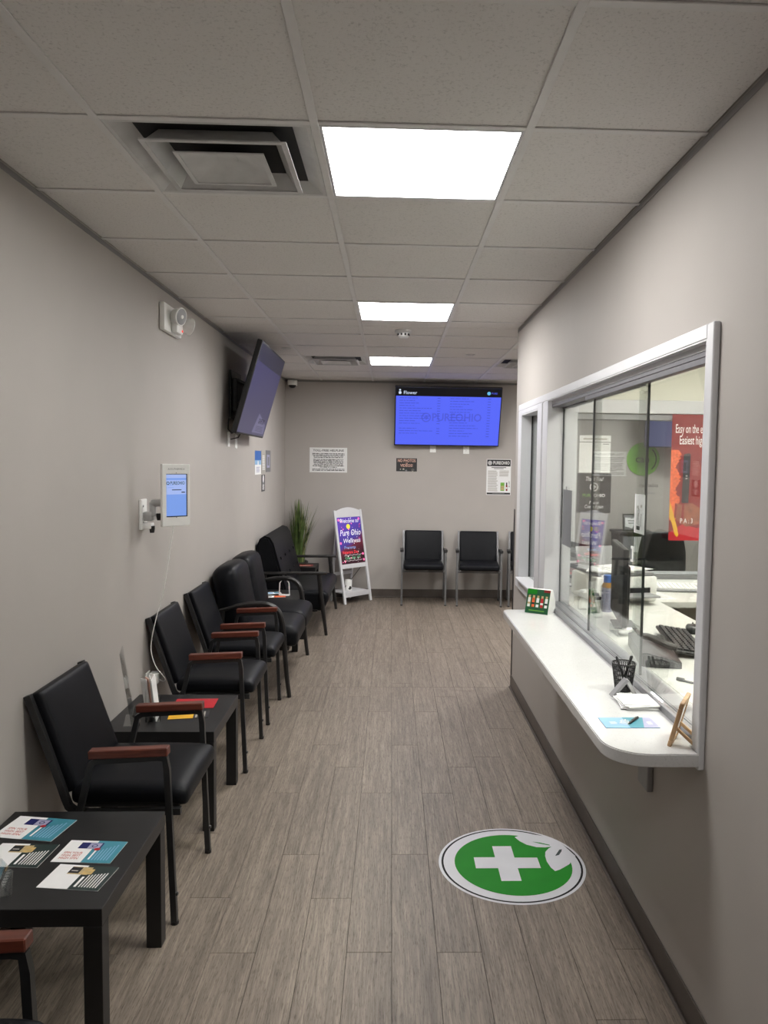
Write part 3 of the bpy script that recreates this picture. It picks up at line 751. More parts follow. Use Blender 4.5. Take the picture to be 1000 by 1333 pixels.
def d_nop(q, w_, h_, t):
    z = t+.0004
    q.text('NO PHOTOS', .05, 0, h_*.31, z, PEACH, 'CENTER', .03, 0, None, w_*.86); q.text('OR', .02, 0, h_*.1, z, PEACH, 'CENTER', .02); q.text('VIDEOS!', .045, 0, -h_*.06, z, PEACH, 'CENTER', .03, 0, None, w_*.6)
    for k in range(14): q.disc(random.uniform(-.08, .08), -h_*.37+random.uniform(-.012, .014), random.uniform(.006, .014), z, random.choice((GREY_INK, SLATE, BEIGE)), 8)
sheet('no_photos_sign', (.183, YB-.001, 1.6), (1, 0, 0), (0, 0, 1), .248, .157, 'small black sign reading NO PHOTOS OR VIDEOS', 'sign', d_nop, CHARC)
def d_po(q, w_, h_, t):
    z = t+.0004
    q.rect(-w_/2+.006, h_/2-.085, w_/2-.006, h_/2-.006, z, INK); q.rect(-w_/2+.006, -h_/2+.006, w_/2-.006, -h_/2+.028, z, INK)
    q.text('PUREOHIO', .055, .03, h_/2-.046, z+.0003, PWHITE, 'CENTER', .03, 0, None, w_*.66)
    q.ring(-w_*.36, h_/2-.046, .017, .024, z+.0003, PWHITE, 24); q.rect(-w_*.36-.012, h_/2-.05, -w_*.36+.012, h_/2-.042, z+.0003, PWHITE); q.rect(-w_*.36-.004, h_/2-.058, -w_*.36+.004, h_/2-.034, z+.0003, PWHITE)
    q.rect(-w_*.3, h_/2-.105, w_*.3, h_/2-.094, z, GREY_INK); q.rect(-w_*.2, h_/2-.118, w_*.2, h_/2-.11, z, GREY_INK)
    q.lines(-w_*.44, -w_*.03, -h_/2+.045, h_/2-.13, 15, z, BEIGE, .5); q.lines(w_*.03, w_*.42, .01, h_/2-.13, 6, z, BEIGE, .5)
    q.rect(w_*.08, -h_/2+.05, w_*.24, -h_/2+.15, z, LEAFG); q.rect(w_*.10, -h_/2+.06, w_*.22, -h_/2+.11, z+.0003, GOLD)
    q.rect(w_*.30, -h_/2+.05, w_*.37, -h_/2+.12, z, DRED); q.rect(w_*.31, -h_/2+.12, w_*.36, -h_/2+.15, z, INK); q.rect(w_*.31, -h_/2+.075, w_*.36, -h_/2+.095, z+.0003, PWHITE)
    q.text('30 OFF', .022, w_*.44, -h_/2+.13, z, INK, 'CENTER', .02, 0, None, .075, PI/2)
    q.rect(-w_*.25, -h_/2+.014, w_*.25, -h_/2+.02, z+.0003, GREY_INK)
sheet('information_poster', (1.292, YB-.001, 1.467), (1, 0, 0), (0, 0, 1), .295, .43, 'white information poster headed PUREOHIO on the back wall', 'poster', d_po)
def d_left1(q, w_, h_, t):
    z = t+.0004; q.rect(-w_/2, h_*.1, w_/2, h_/2, z, BLUE); q.rect(-w_/2, -.02, w_/2, h_*.1, z, SKYB); q.disc(0, -.01, .03, z+.0002, PWHITE, 16); q.lines(-w_*.3, w_*.3, -h_*.4, -h_*.15, 4, z, LAV)
sheet('blue_leaflet', (XL+.001, 7.40, 1.612), (0, 1, 0), (0, 0, 1), .34, .225, 'blue and white leaflet on the wall below the tilted television', 'leaflet', d_left1)
def d_left2(q, w_, h_, t):
    z = t+.0004; q.lines(-w_*.35, w_*.35, -h_*.35, h_*.3, 9, z, PAPER)
sheet('beige_notice', (XL+.001, 7.72, 1.62), (0, 1, 0), (0, 0, 1), .22, .225, 'pale beige notice between two leaflets on the wall', 'notice', d_left2, BEIGE)
def d_left3(q, w_, h_, t):
    z = t+.0004; q.rect(-w_*.3, -h_*.3, w_*.3, h_*.3, z, LAV); q.rect(-w_*.15, -h_*.2, w_*.15, h_*.2, z+.0003, GREY_INK)
sheet('grey_leaflet', (XL+.001, 8.01, 1.625), (0, 1, 0), (0, 0, 1), .3, .22, 'dark grey leaflet on the wall nearest the back corner', 'leaflet', d_left3, GREY_INK)
def d_left4(q, w_, h_, t):
    z = t+.0004; q.disc(0, h_*.25, .04, z, PWHITE, 16); q.rect(-w_*.3, -h_*.42, w_*.3, h_*.02, z, GREY_INK); q.lines(-w_*.25, w_*.25, -h_*.38, -.01, 4, z+.0003, PWHITE)
sheet('black_leaflet', (XL+.001, 7.70, 1.41), (0, 1, 0), (0, 0, 1), .2, .165, 'small black leaflet hung alone under the other wall leaflets', 'leaflet', d_left4, CHARC)

# ------------------------------------------------------------------ stacking armchairs (front faces +X, centre on the origin)
def make_chair(name, frame_m, pad_m, label, group):
    o = empty(name, (0, 0, 0), label, 'chair', group)
    HY = .25
    # seat: waterfall front
    def sf(p):
        if p.x > .12: p.z -= (p.x-.12)**2*1.6
        return p
    q = MB(); q.cushion((.085, 0, .452), (.41, .455, .066), .026, LEATHER, (.016, 0), fn=sf); q.build('seat', o)
    q = MB(); q.box((.08, 0, .412), (.36, .42, .014), BLACKM, .004); q.build('seat_board', o)
    a = math.atan2(.12, .345)
    q = MB(); q.cushion((0, 0, 0), (.046, .440, .375), .014, LEATHER, fn=lambda p: Vector((p.x+.008*(1 if p.x > 0 else -.2)*max(0, 1-(p.y/.22)**2)*max(0, 1-(p.z/.19)**2), p.y, p.z)),
                        M=Matrix.Translation((-.180, 0, .640)) @ Matrix.Rotation(-a, 4, 'Y')); q.build('backrest', o)
    for s in (-1, 1):
        y = HY*s
        q = MB(); q.tube([(.25, y, 0), (.228, y, .56), (.222, y, .598), (.2, y, .604)], .0105, frame_m, 4, square=True); q.lathe([(.014, 0), (.014, .012)], PLASTB, 10, Matrix.Translation((.25, y, 0)))
        q.lathe([(.009, -.003), (.006, .006)], frame_m, 8, Matrix.Translation((.246, y-.012*s*0, .11)) @ Matrix.Rotation(R(90), 4, 'Y') @ Matrix.Translation((0, 0, .0105))); q.build('leg', o)
        q = MB(); q.tube([(.2, y, .604), (-.015, y, .590), (-.035, y, .578), (-.075, y, .41)], .0105, frame_m, 4, square=True); q.build('arm_support', o)
        q = MB(); q.tube([(-.075, y, .41), (-.10, y, .30), (-.185, y, 0)], .0105, frame_m, 4, square=True); q.lathe([(.014, 0), (.014, .012)], PLASTB, 10, Matrix.Translation((-.185, y, 0))); q.build('leg', o)
        q = MB(); q.box((.098, y, .621), (.272, .040, .030), pad_m, .003, Matrix.Rotation(R(-2.5), 4, 'Y'), 1); q.build('arm_pad', o)
        yb = .231*s
        q = MB(); q.tube([(-.255, yb, .815), (-.214, yb, .70), (-.150, yb, .51), (-.132, yb, .452), (-.120, yb, .420), (-.098, yb, .402), (-.05, yb, .396), (.27, yb, .403)], .0115, frame_m, 4, square=True); q.build('back_frame', o)
    for x, z in ((.2, .385), (-.09, .385)):
        q = MB(); q.tube([(x, -HY, z), (x, HY, z)], .009, GREYM, 8); q.build('stretcher', o)
    return o
g_ch = 'wooden-armed black chairs along the wall'
c1 = make_chair('armchair', BLACKM, MAHOG, 'black padded chair with wood arms between the two low tables', g_ch); c1.location = (-.999, 2.918, 0)
def put(src, loc, rz, label, group=None):
    c = copy_tree(src); c.location = loc; c.rotation_euler = (0, 0, rz); c['label'] = label
    if group: c['group'] = group
    return c
put(c1, (-.999, 4.25, 0), 0, 'black padded chair with wood arms just past the second low table, white cord behind it')
put(c1, (-.999, 4.99, 0), 0, 'black padded chair with wood arms beside the two-seat padded loveseat')
put(c1, (-.985, 1.345, 0), 0, 'black chair before the first table, only its wood arm end in view')
g_b = 'grey-framed chairs against the back wall'
c2 = make_chair('side_chair', GREYM, PLASTB, 'grey-framed black chair by the back wall nearest the welcome board', g_b)
c2.location = (.386, 8.99, 0); c2.rotation_euler = (0, 0, R(-90.8))
put(c2, (1.03, 8.95, 0), R(-94), 'grey-framed black chair in the middle of the back wall three')
put(c2, (1.63, 8.93, 0), R(-96), 'grey-framed black chair mostly hidden behind the service wall corner')

# ------------------------------------------------------------------ padded two-seat loveseat
o = empty('loveseat', (-1.0, 5.89, 0), 'black two-seat loveseat with domed back cushions and curved arms', 'loveseat')
for s in (-1, 1):
    def bf(p):
        # domed top, hollowed edge
        if p.z > .05: p.z -= .028*(p.y/.275)**4*((p.z-.05)/.19)
        p.x += (.02 if p.x > 0 else 0)*max(0, 1-(p.y/.27)**2)
        return p
    q = MB(); q.cushion((0, 0, 0), (.17, .553, .49), .075, LEATHER, fn=bf, M=Matrix.Translation((-.125, .2775*s, .66)) @ Matrix.Rotation(R(-11), 4, 'Y')); q.build('back_cushion', o)
def sfl(p):
    if p.x > .1: p.z -= (p.x-.1)**2*1.0
    return p
q = MB()
for s in (-1, 1): q.cushion((.13, .2775*s, .415), (.46, .553, .14), .05, LEATHER, (.018, .0), fn=sfl)
q.build('seat', o)
q = MB(); q.b2((-.12, -.54, .315), (.30, .54, .345), BLACKW, .004); q.build('seat_frame', o)
for s in (-1, 1):
    y = .583*s
    q = MB(); q.tube(smooth([(-.17, y, .60), (-.05, y, .632), (.07, y, .65), (.17, y, .643), (.235, y, .595), (.262, y, .50), (.275, y, .36), (.292, y, .15), (.31, y, 0)], 4), .026, BLACKW, 8, flat=.75, radii=[.018]*4+[.026]*20+[.024, .023, .022, .021, .021, .021, .021, .021, .020]); q.build('arm', o)
    q = MB(); q.tube([(-.15, y, .60), (-.17, y, .35), (-.235, y, 0)], .02, BLACKW, 8); q.build('leg', o)

# ------------------------------------------------------------------ tufted sofa with wooden arms
o = empty('tufted_sofa', (-1.0, 7.865, 0), 'black tufted sofa with straight wooden arms near the plant', 'sofa')
prof = [(-.245, .38), (-.25, .70), (-.248, .84), (-.225, .90), (-.18, .93), (-.13, .915), (-.095, .86), (-.03, .62), (.02, .44), (.02, .38)]
M_ = Matrix(((1, 0, 0, 0), (0, 0, -1, 0), (0, 1, 0, 0), (0, 0, 0, 1)))
q = MB(); q.prism(prof, -.625, .625, LEATHER, M_, .02); q.build('backrest', o, ang=50)
for k in range(8):
    yy = -.465+.31*(k % 4); t = .36+.36*(k//4)
    x = -.095+(.125)*t+.006; z = .86-.46*t*.95
    q = MB(); q.lathe([(.016, -.004), (.014, .004), (.005, .007)], LEATHER, 12, Matrix.Translation((x, yy, z)) @ Matrix.Rotation(R(75), 4, 'Y')); q.build('button', o)
def sfs(p):
    if p.x > .1: p.z -= (p.x-.1)**2*.5
    if p.z < 0: p.x -= max(0, -p.z)*.45*(1 if p.x > 0 else 0)
    return p
q = MB(); q.cushion((.13, 0, .325), (.58, 1.25, .19), .045, LEATHER, (.012, 0), fn=sfs); q.build('seat', o)
for s in (-1, 1):
    y = .648*s
    q = MB(); q.box((.08, y, .585), (.66, .046, .026), BLACKW, .009, Matrix.Rotation(R(-.5), 4, 'Y'), 2); q.build('arm', o)
    q = MB(); q.tube([(.335, y, .578), (.355, y, .38), (.405, y, 0)], .02, BLACKW, 8, radii=[.021, .023, .015]); q.build('leg', o)
    q = MB(); q.tube([(-.17, y, .578), (-.18, y, .3), (-.23, y, 0)], .02, BLACKW, 8, radii=[.02, .021, .015]); q.build('leg', o)
q = MB(); q.b2((-.20, -.64, .22), (.32, .64, .24), BLACKW, .004); q.build('seat_frame', o)

# ------------------------------------------------------------------ low square tables
def make_table(label, w_, d_, loc):
    o = empty('side_table', loc, label, 'table', 'square black side tables')
    q = MB(); q.b2((-w_/2, -d_/2, .40), (w_/2, d_/2, .45), TABLEM, .0015); q.build('tabletop', o)
    for sx in (-1, 1):
        for sy in (-1, 1):
            x, y = sx*(w_/2-.026), sy*(d_/2-.026); q = MB(); q.b2((x-.025, y-.025, 0), (x+.025, y+.025, .3998), TABLEM, .0015); q.build('leg', o)
    return o
make_table('square black side table nearest the viewer, four cards on it', .50, .575, (-1.004, 2.293, 0))
make_table('square black side table between two wooden-armed chairs, red booklet on it', .495, .54, (-1.012, 3.62, 0))
make_table('square black side table between the loveseat and the tufted sofa', .47, .52, (-1.02, 6.83, 0))
make_table('square black side table in the back corner behind the tufted sofa', .42, .40, (-1.04, 8.77, 0))

ZT = .4503
def card(ctr, ang, w_, h_, label, draw, base_m=PAPER, name='promo_card', cat='card', group=None, z=ZT):
    return sheet(name, (ctr[0], ctr[1], z), (math.cos(ang), math.sin(ang), 0), (-math.sin(ang), math.cos(ang), 0), w_, h_, label, cat, draw, base_m, group, .0012)
def d_card_teal(q, w_, h_, t):
    z = t+.0003
    q.flat([(0.0, -h_/2), (w_/2, -h_/2), (w_/2, h_/2), (.0, h_/2)], z, TEAL)
    q.rect(-w_*.26, h_*.12, w_*.13, h_*.40, z+.0003, NAVY); q.rect(-w_*.1, h_*.12, w_*.1, h_*.38, z+.0005, LAV); q.ring(-.0, h_*.25, .006, .009, z+.0007, NAVY, 16)
    q.disc(w_*.09, h_*.1, .010, z+.0008, RED, 12, None, .008)
    for k, s in enumerate(('SPIN YOUR', 'HIGH. BEST', 'HIGH SPIN')): q.text(s, .017, -w_*.26, h_*(-.09-.12*k), z+.0002, SALMON, 'CENTER', .02, 0, None, w_*.32)
    q.rect(w_*.07, -h_*.36, w_*.10, h_*.05, z+.0003, PWHITE)
    for k in range(6): q.rect(w_*(.14+.05*k), -h_*.38, w_*(.155+.05*k), h_*(.06+.055*k), z+.0003, SKYB)
def d_card_dark(q, w_, h_, t):
    z = t+.0003
    q.flat([(.0, -h_/2), (w_/2, -h_/2), (w_/2, h_/2), (.0, h_/2)], z, SLATE)
    q.rect(-w_*.24, h_*.10, w_*.1, h_*.42, z+.0003, GOLD); q.rect(-w_*.24, h_*.14, -w_*.06, h_*.4, z+.0005, INK); q.rect(w_*.0, h_*.12, w_*.16, h_*.34, z+.0006, TANINK)
    q.rect(-w_*.21, h_*.22, -w_*.10, h_*.26, z+.0008, BEIGE); q.rect(w_*.03, h_*.2, w_*.12, h_*.24, z+.0008, GOLD)
    q.rect(w_*.06, -h_*.4, w_*.10, h_*.02, z+.0003, PWHITE)
    for k in range(7): q.rect(w_*(.14+.045*k), -h_*.4, w_*(.158+.045*k), h_*(.10+.02*k), z+.0003, PAPER)
card((-1.132, 2.458), -.16, .20, .145, 'white and teal card lying furthest back on the first table, by the wall', d_card_teal)
card((-.90, 2.307), -.07, .178, .13, 'white and teal card on the first table, nearer the aisle', d_card_teal)
card((-.877, 2.162), -.12, .178, .125, 'white and dark green card at the near edge of the first table', d_card_dark)
card((-1.102, 2.288), -.06, .178, .135, 'white and dark green card on the first table, near the wall', d_card_dark)
# clear acrylic card stands
def acryl_stand(loc, rz, h_, label, w_=.2):
    o = empty('acrylic_stand', loc, label, 'sign holder', 'clear acrylic sign holders', rz)
    T = Matrix.Rotation(R(-8), 4, 'Y')
    q = MB(); q.b2((-.0015, -w_/2, .004), (.0015, w_/2, h_), ACRYL, 0, 1, T); q.build('sheet', o)
    q = MB(); q.prism([(-.035, .0), (.035, .0), (.035, .003), (-.03, .003)], -w_/2, w_/2, ACRYL, Matrix(((1, 0, 0, 0), (0, 0, -1, 0), (0, 1, 0, 0), (0, 0, 0, 1))))
    q.prism([(.03, .003), (.033, .003), (.006, .045), (.002, .045)], -w_/2, w_/2, ACRYL, Matrix(((1, 0, 0, 0), (0, 0, -1, 0), (0, 1, 0, 0), (0, 0, 0, 1)))); q.build('foot', o)
    return o
acryl_stand((-1.165, 3.50, ZT), R(15), .33, 'tall clear acrylic stand at the wall side of the second table', .17)
acryl_stand((-1.08, 2.12, ZT), R(24), .23, 'clear acrylic stand at the edge of the first table', .14)
# brochure holder and its contents
o = empty('leaflet_holder', (-1.075, 3.52, ZT), 'clear leaflet holder with white leaflets on the second table', 'leaflet holder', None, R(104))
q = MB(); q.b2((-.05, -.03, 0), (.05, .035, .003), ACRYL); q.b2((-.05, -.03, .003), (.05, -.027, .09), ACRYL); q.b2((-.05, .032, .003), (.05, .035, .14), ACRYL); q.b2((-.05, -.03, .003), (-.047, .035, .09), ACRYL); q.b2((.047, -.03, .003), (.05, .035, .09), ACRYL); q.build('holder', o)
for k in range(5):
    q = MB(); q.box((0, 0, .1), (.075, .0035, .2-.012*k), (PAPER, BEIGE, PAPER, PEACH, PAPER)[k], 0); q.build('leaflet', o, (-.012+.004*k, -.018+.010*k, .008), (R(-4), R(-9+5*k), R(8*k-10)))
card((-.945, 3.745), .05, .20, .145, 'red booklet with white lettering on the second table', lambda q, w_, h_, t: ([q.rect(w_*(-.36+.05*k), h_*.08, w_*(-.325+.05*k), h_*(.19 if k % 3 else .16), t+.0004, PWHITE) for k in range(8)], [q.rect(w_*(-.36+.06*k), -h_*.02, w_*(-.32+.06*k), h_*.04, t+.0004, PEACH) for k in range(5)], q.disc(w_*.12, -h_*.05, .011, t+.0004, PEACH, 12), q.rect(w_*.02, -h_*.33, w_*.16, -h_*.2, t+.0004, PEACH)), RED, 'booklet', 'booklet')
card((-.93, 3.572), .16, .18, .10, 'yellow and black flyer in front of the red booklet', lambda q, w_, h_, t: (q.rect(-w_/2, -h_/2, w_*.12, h_/2, t+.0003, YELLOW), [q.rect(w_*(.17+.1*k), -h_*.42, w_*(.21+.1*k), h_*.42, t+.0003, BEIGE) for k in range(3)]), CHARC, 'flyer', 'flyer')
q_items = [((-1.13, 6.95), .3, .17, .10, TEAL, 'pale blue leaflet on the table beside the loveseat'), ((-1.03, 6.72), .1, .16, .07, PAPER, 'white and orange leaflet on the table beside the loveseat')]
card((-1.06, 6.90), .35, .17, .10, 'pale blue leaflet on the table beside the tufted sofa', lambda q, w_, h_, t: (q.rect(-w_*.45, -h_*.3, w_*.1, h_*.4, t+.0003, SKYB), q.rect(w_*.15, -h_*.3, w_*.42, h_*.4, t+.0003, TEAL)), PAPER, 'leaflet', 'leaflet')
card((-1.01, 6.73), .12, .20, .09, 'white and orange leaflet on the table beside the tufted sofa', lambda q, w_, h_, t: (q.rect(0, -h_/2, w_/2, h_/2, t+.0003, ORANGE), q.rect(-w_*.4, -h_*.2, -w_*.1, h_*.2, t+.0003, GREY_INK)), PAPER, 'leaflet', 'leaflet')
o = empty('paper_tent', (-.93, 6.80, ZT), 'white folded paper frame standing on the table beside the tufted sofa', 'table sign')
q = MB()
for a, b_ in (((-.045, 0, 0), (-.04, 0, .11)), ((.045, 0, 0), (.04, 0, .11)), ((-.04, 0, .11), (0, 0, .16)), ((.04, 0, .11), (0, 0, .16)), ((-.045, 0, .006), (.045, 0, .006))): q.tube([a, b_], .006, PAPER, 4)
q.build('frame', o)
q = MB(); q.b2((-.045, -.03, 0), (.045, .03, .004), PAPER, .001); q.build('foot', o)
card((-.985, 8.75), .05, .22, .15, 'red booklet on the corner table behind the sofa', lambda q, w_, h_, t: (q.rect(-w_*.4, -h_*.3, w_*.4, -h_*.1, t+.0003, PEACH),), DRED, 'booklet', 'booklet')

# ------------------------------------------------------------------ tall grass plant
o = empty('potted_grass', (-1.085, 9.115, 0), 'tall green ornamental grass in a pot in the back corner', 'plant')
q = MB(); q.lathe([(.08, 0), (.092, .02), (.110, .42), (.118, .45), (.104, .45), (.098, .43)], POTM, 28); q.build('pot', o)
q = MB(); q.lathe([(.097, .41), (.097, .425), (.02, .435)], SOIL, 20); q.build('soil', o)
q = MB()
def blade(q, a, lean, ln, r, m):
    n = 7; vs = []; fs = []
    dx, dy = math.cos(a), math.sin(a); px, py = -dy, dx
    for i in range(n+1):
        t = i/n; d_ = lean*t**1.8+r; wd = .008*(1-t**2.2)+.0008
        zz = .42+ln*t*(1-.25*lean*t)
        vs += [(dx*d_+px*wd, dy*d_+py*wd, zz), (dx*d_-px*wd, dy*d_-py*wd, zz)]
    for i in range(n): fs.append([2*i, 2*i+1, 2*i+3, 2*i+2])
    q.add(vs, fs, m)
for k in range(190):
    a = random.uniform(0, 2*PI); ln = random.uniform(.48, .78); le = random.uniform(.0, .22)
    if math.sin(a) > 0: le *= .22
    if math.cos(a) < -.1: le *= .45
    blade(q, a, le, ln, random.uniform(0, .08 if math.sin(a) < 0 else .05), BLADE if random.random() < .72 else BLADE2)
for a, le, ln in ((-.35, .19, .65), (-.15, .24, .6), (-.5, .2, .55), (-.05, .30, .42)): blade(q, a, le, ln, .03, BLADE2)
tag(q.build('foliage', o), kind='stuff')

# ------------------------------------------------------------------ welcome board (A-frame easel)
ea = math.atan2(.304, .289)
o = empty('welcome_board', (-.367, 8.913, 0), 'white A-frame board with a bright hand-lettered welcome poster', 'easel board', None, ea)
# local: x along the feet, -y toward the viewer side, leaning back (+y)
LE = math.atan2(.20, 1.08)
T = Matrix.Rotation(-LE, 4, 'X')
HW = .205
for s in (-1, 1):
    q = MB(); q.b2((s*HW-.016, -.012, 0), (s*HW+.016, .012, 1.085), WHITE, .003, 1, T); q.build('upright', o)
q = MB(); arch = [(-HW+.016, 1.0)]+[(-HW+.016+(2*HW-.032)*k/12, 1.075+.04*math.sin(PI*k/12)) for k in range(13)]+[(HW-.016, 1.0)]
q.prism(arch, -.009, .009, WHITE, T @ Matrix(((1, 0, 0, 0), (0, 0, -1, 0), (0, 1, 0, 0), (0, 0, 0, 1)))); q.build('top_rail', o)
q = MB(); q.b2((-HW+.016, -.01, .405), (HW-.016, .01, .455), WHITE, .003, 1, T); q.build('bottom_rail', o)
q = MB(); q.b2((-HW+.016, -.004, .456), (HW-.016, .004, .999), ART, 0, 1, T); pb = q.build('poster_board', o)
TT = T @ Matrix(((1, 0, 0, 0), (0, 0, -1, -.0046), (0, 1, 0, 0), (0, 0, 0, 1)))
q = MB()
q.text('Welcome to', .065, 0, .955, 0, ART_W, 'CENTER', .018, .15, TT, .30); q.disc(-.02, .89, .03, 0, ART_Y, 18, TT)
q.text('Pure Ohio', .10, .0, .815, 0.0004, ART_W, 'CENTER', .012, .25, TT, .33); q.text('Wellness', .075, .01, .722, 0.0004, ART_W, 'CENTER', .014, .2, TT, .27)
q.text('Presents', .05, -.03, .645, 0, ART_B, 'CENTER', .014, .1, TT, .18); q.text('Veterans Day', .05, -.03, .59, 0, ART_R, 'CENTER', .03, .1, TT, .26)
q.text('Cannabis 101', .045, .0, .525, 0, ART_G, 'CENTER', .02, .1, TT, .24)
for yy in (.556, .492):
    for k in range(9): q.tube([TT @ Vector((-.13+.03*k, yy+(.004 if k % 2 else -.004), .001)), TT @ Vector((-.10+.03*k, yy+(-.004 if k % 2 else .004), .001))], .0022, ART_W, 4)
for k in range(46):
    x, yy = random.uniform(-.175, .175), random.uniform(.47, .99)
    q.disc(x, yy, random.uniform(.003, .009), .0002, random.choice((ART_P, ART_P, ART_R, ART_W)) if (abs(x) > .11 or random.random() < .4) else ART_W, 8, TT)
for x, yy in ((-.16, .97), (.16, .975), (.165, .56), (-.165, .70), (.17, .49)): q.disc(x, yy, .014, .0003, ART_P, 10, TT)
tag(q.build('lettering', pb), kind='stuff')
BK = Matrix.Translation((0, .30, 0)) @ Matrix.Rotation(R(6), 4, 'X')
for s in (-1, 1):
    q = MB(); q.tube([(s*.15, .30, 0), (s*.15, .205, 1.02)], .011, WHITE, 4, square=True); q.build('rear_leg', o)
q = MB(); q.b2((-.15, .262, .30), (.15, .280, .335), WHITE, .002); q.build('brace', o)
q = MB(); q.b2((-HW+.017, .015, .115), (HW-.017, .30, .127), WHITE, .002); q.b2((-HW+.017, .012, .075), (HW-.017, .03, .13), WHITE, .002); q.build('shelf', o)
q = MB(); q.tube(smooth([(.14, .09, .41), (.05, .17, .25), (-.12, .12, .16)]), .0035, PLASTB, 6); q.build('cable', o)
M4 = Matrix.Translation((-.367, 8.913, 0)) @ Matrix.Rotation(ea, 4, 'Z')
p_ = M4 @ Vector((-.02, .15, .1275))
o = empty('air_freshener', p_, 'small white round device standing on the welcome board shelf', 'device')
q = MB(); q.lathe([(.04, 0), (.043, .01), (.043, .10), (.036, .125), (.015, .13)], PLASTW, 24); q.build('body', o)
q = MB(); q.lathe([(.022, 0), (.02, .006)], PLASTB, 16, Matrix.Translation((.02, -.035, .035)) @ Matrix.Rotation(R(80), 4, 'X')); q.build('nozzle', o)

# ------------------------------------------------------------------ floor sticker
q = MB(); zc = .0004
cx, cy = .512, 3.066
q.lathe([(.300, .0001), (.300, zc)], STICKW, 72, Matrix.Translation((cx, cy, 0)))
q.ring(cx, cy, .280, .2885, zc+.0005, RINGK, 72)
q.disc(.518, 3.066, .240, zc+.0005, GREEN, 72)
z2 = zc+.0011
q.flat([(.361, 3.113), (.450, 3.113), (.450, 3.205), (.531, 3.205), (.531, 3.109), (.626, 3.108), (.626, 3.025), (.531, 3.025), (.531, 2.930), (.451, 2.930), (.451, 3.026), (.361, 3.026)], z2, STICKW)
q.flat([(.560, 3.285), (.60, 3.31), (.66, 3.305), (.72, 3.28), (.76, 3.21), (.79, 3.12), (.775, 3.09), (.763, 3.08), (.750, 3.055), (.723, 3.031), (.700, 3.012), (.679, 3.001), (.667, 3.03), (.660, 3.077), (.662, 3.12), (.670, 3.155), (.690, 3.185), (.706, 3.200), (.677, 3.193), (.64, 3.196), (.60, 3.218), (.575, 3.25)], z2, STICKW)
z3 = z2+.0005
q.flat([(.628, 3.243), (.66, 3.225), (.700, 3.208), (.70, 3.215), (.66, 3.235)], z3, GREEN)
q.flat([(.704, 3.120), (.712, 3.135), (.733, 3.172), (.745, 3.176), (.738, 3.155), (.722, 3.128)], z3, SLATE)
tag(q.build('floor_sticker'), 'round green and white floor sticker with a cross and leaf', 'floor sticker')

# ------------------------------------------------------------------ counter
def arc(cx, cy, r, a0, a1, n=8): return [(cx+r*math.cos(R(a0+(a1-a0)*k/n)), cy+r*math.sin(R(a0+(a1-a0)*k/n))) for k in range(n+1)]
ol = arc(.742, 2.212, .12, 180, 270, 10)+[(.871, 2.092), (.871, Y1+.007), (1.03, Y1+.007), (1.03, Y2-.017), (.871, Y2-.017), (.871, 4.21)]+arc(.67, 4.16, .05, 90, 180, 6)
co = empty('service_counter', (.75, 3.1, .797), 'long white stone counter under the service window', 'counter')
for i in range(len(ol)): ol[i] = (ol[i][0]-.75, ol[i][1]-3.1)
q = MB(); q.prism(ol, .0, .038, QUARTZ, None, .003); q.build('slab', co, ang=30)
for yb_ in (2.56, 3.7):
    q = MB(); q.b2((.122, yb_-3.1-.05, -.255), (.1425, yb_-3.1+.05, -.001), PLASTG, .003); q.b2((-.06, yb_-3.1-.02, -.012), (.125, yb_-3.1+.02, -.001), PLASTG, .002)
    q.build('bracket', co)
ZQ = .8353
# green tent display
o = empty('tent_display', (.815, 4.13, ZQ), 'green folded tent display with product pictures at the counter far end', 'tent display', None, R(-36))
M_ = Matrix(((0, 0, 1, 0), (1, 0, 0, 0), (0, 1, 0, 0), (0, 0, 0, 1)))   # prism (y,z) extruded along x
q = MB(); q.prism([(-.05, 0), (.05, 0), (.045, .06), (.012, .128), (-.012, .128)], -.068, .068, PAPER, M_); q.build('card', o)
u_ = Vector((1, 0, 0)); v_ = Vector((0, .038, .128)).normalized()
T = frame((0, -.0505, .0), u_, v_)
q = MB(); q.rect(-.067, .001, .067, .132, .0008, DGREEN); q.rect(-.067, .105, -.01, .132, .0012, GREEN); q.rect(.03, .118, .067, .132, .0012, DRED)
for k in range(5):
    x = -.05+.025*k; q.rect(x-.008, .035, x+.008, .085, .0012, (PAPER, ORANGE, PAPER, RED, PAPER)[k]); q.rect(x-.006, .085, x+.006, .098, .0014, GOLD); q.rect(x-.008, .05, x+.008, .06, .0015, (GOLD, INK, DGREEN, PAPER, INK)[k])
q.rect(-.045, .014, .045, .019, .0012, LEAFG); q.build('printed_panel', o, M=T)
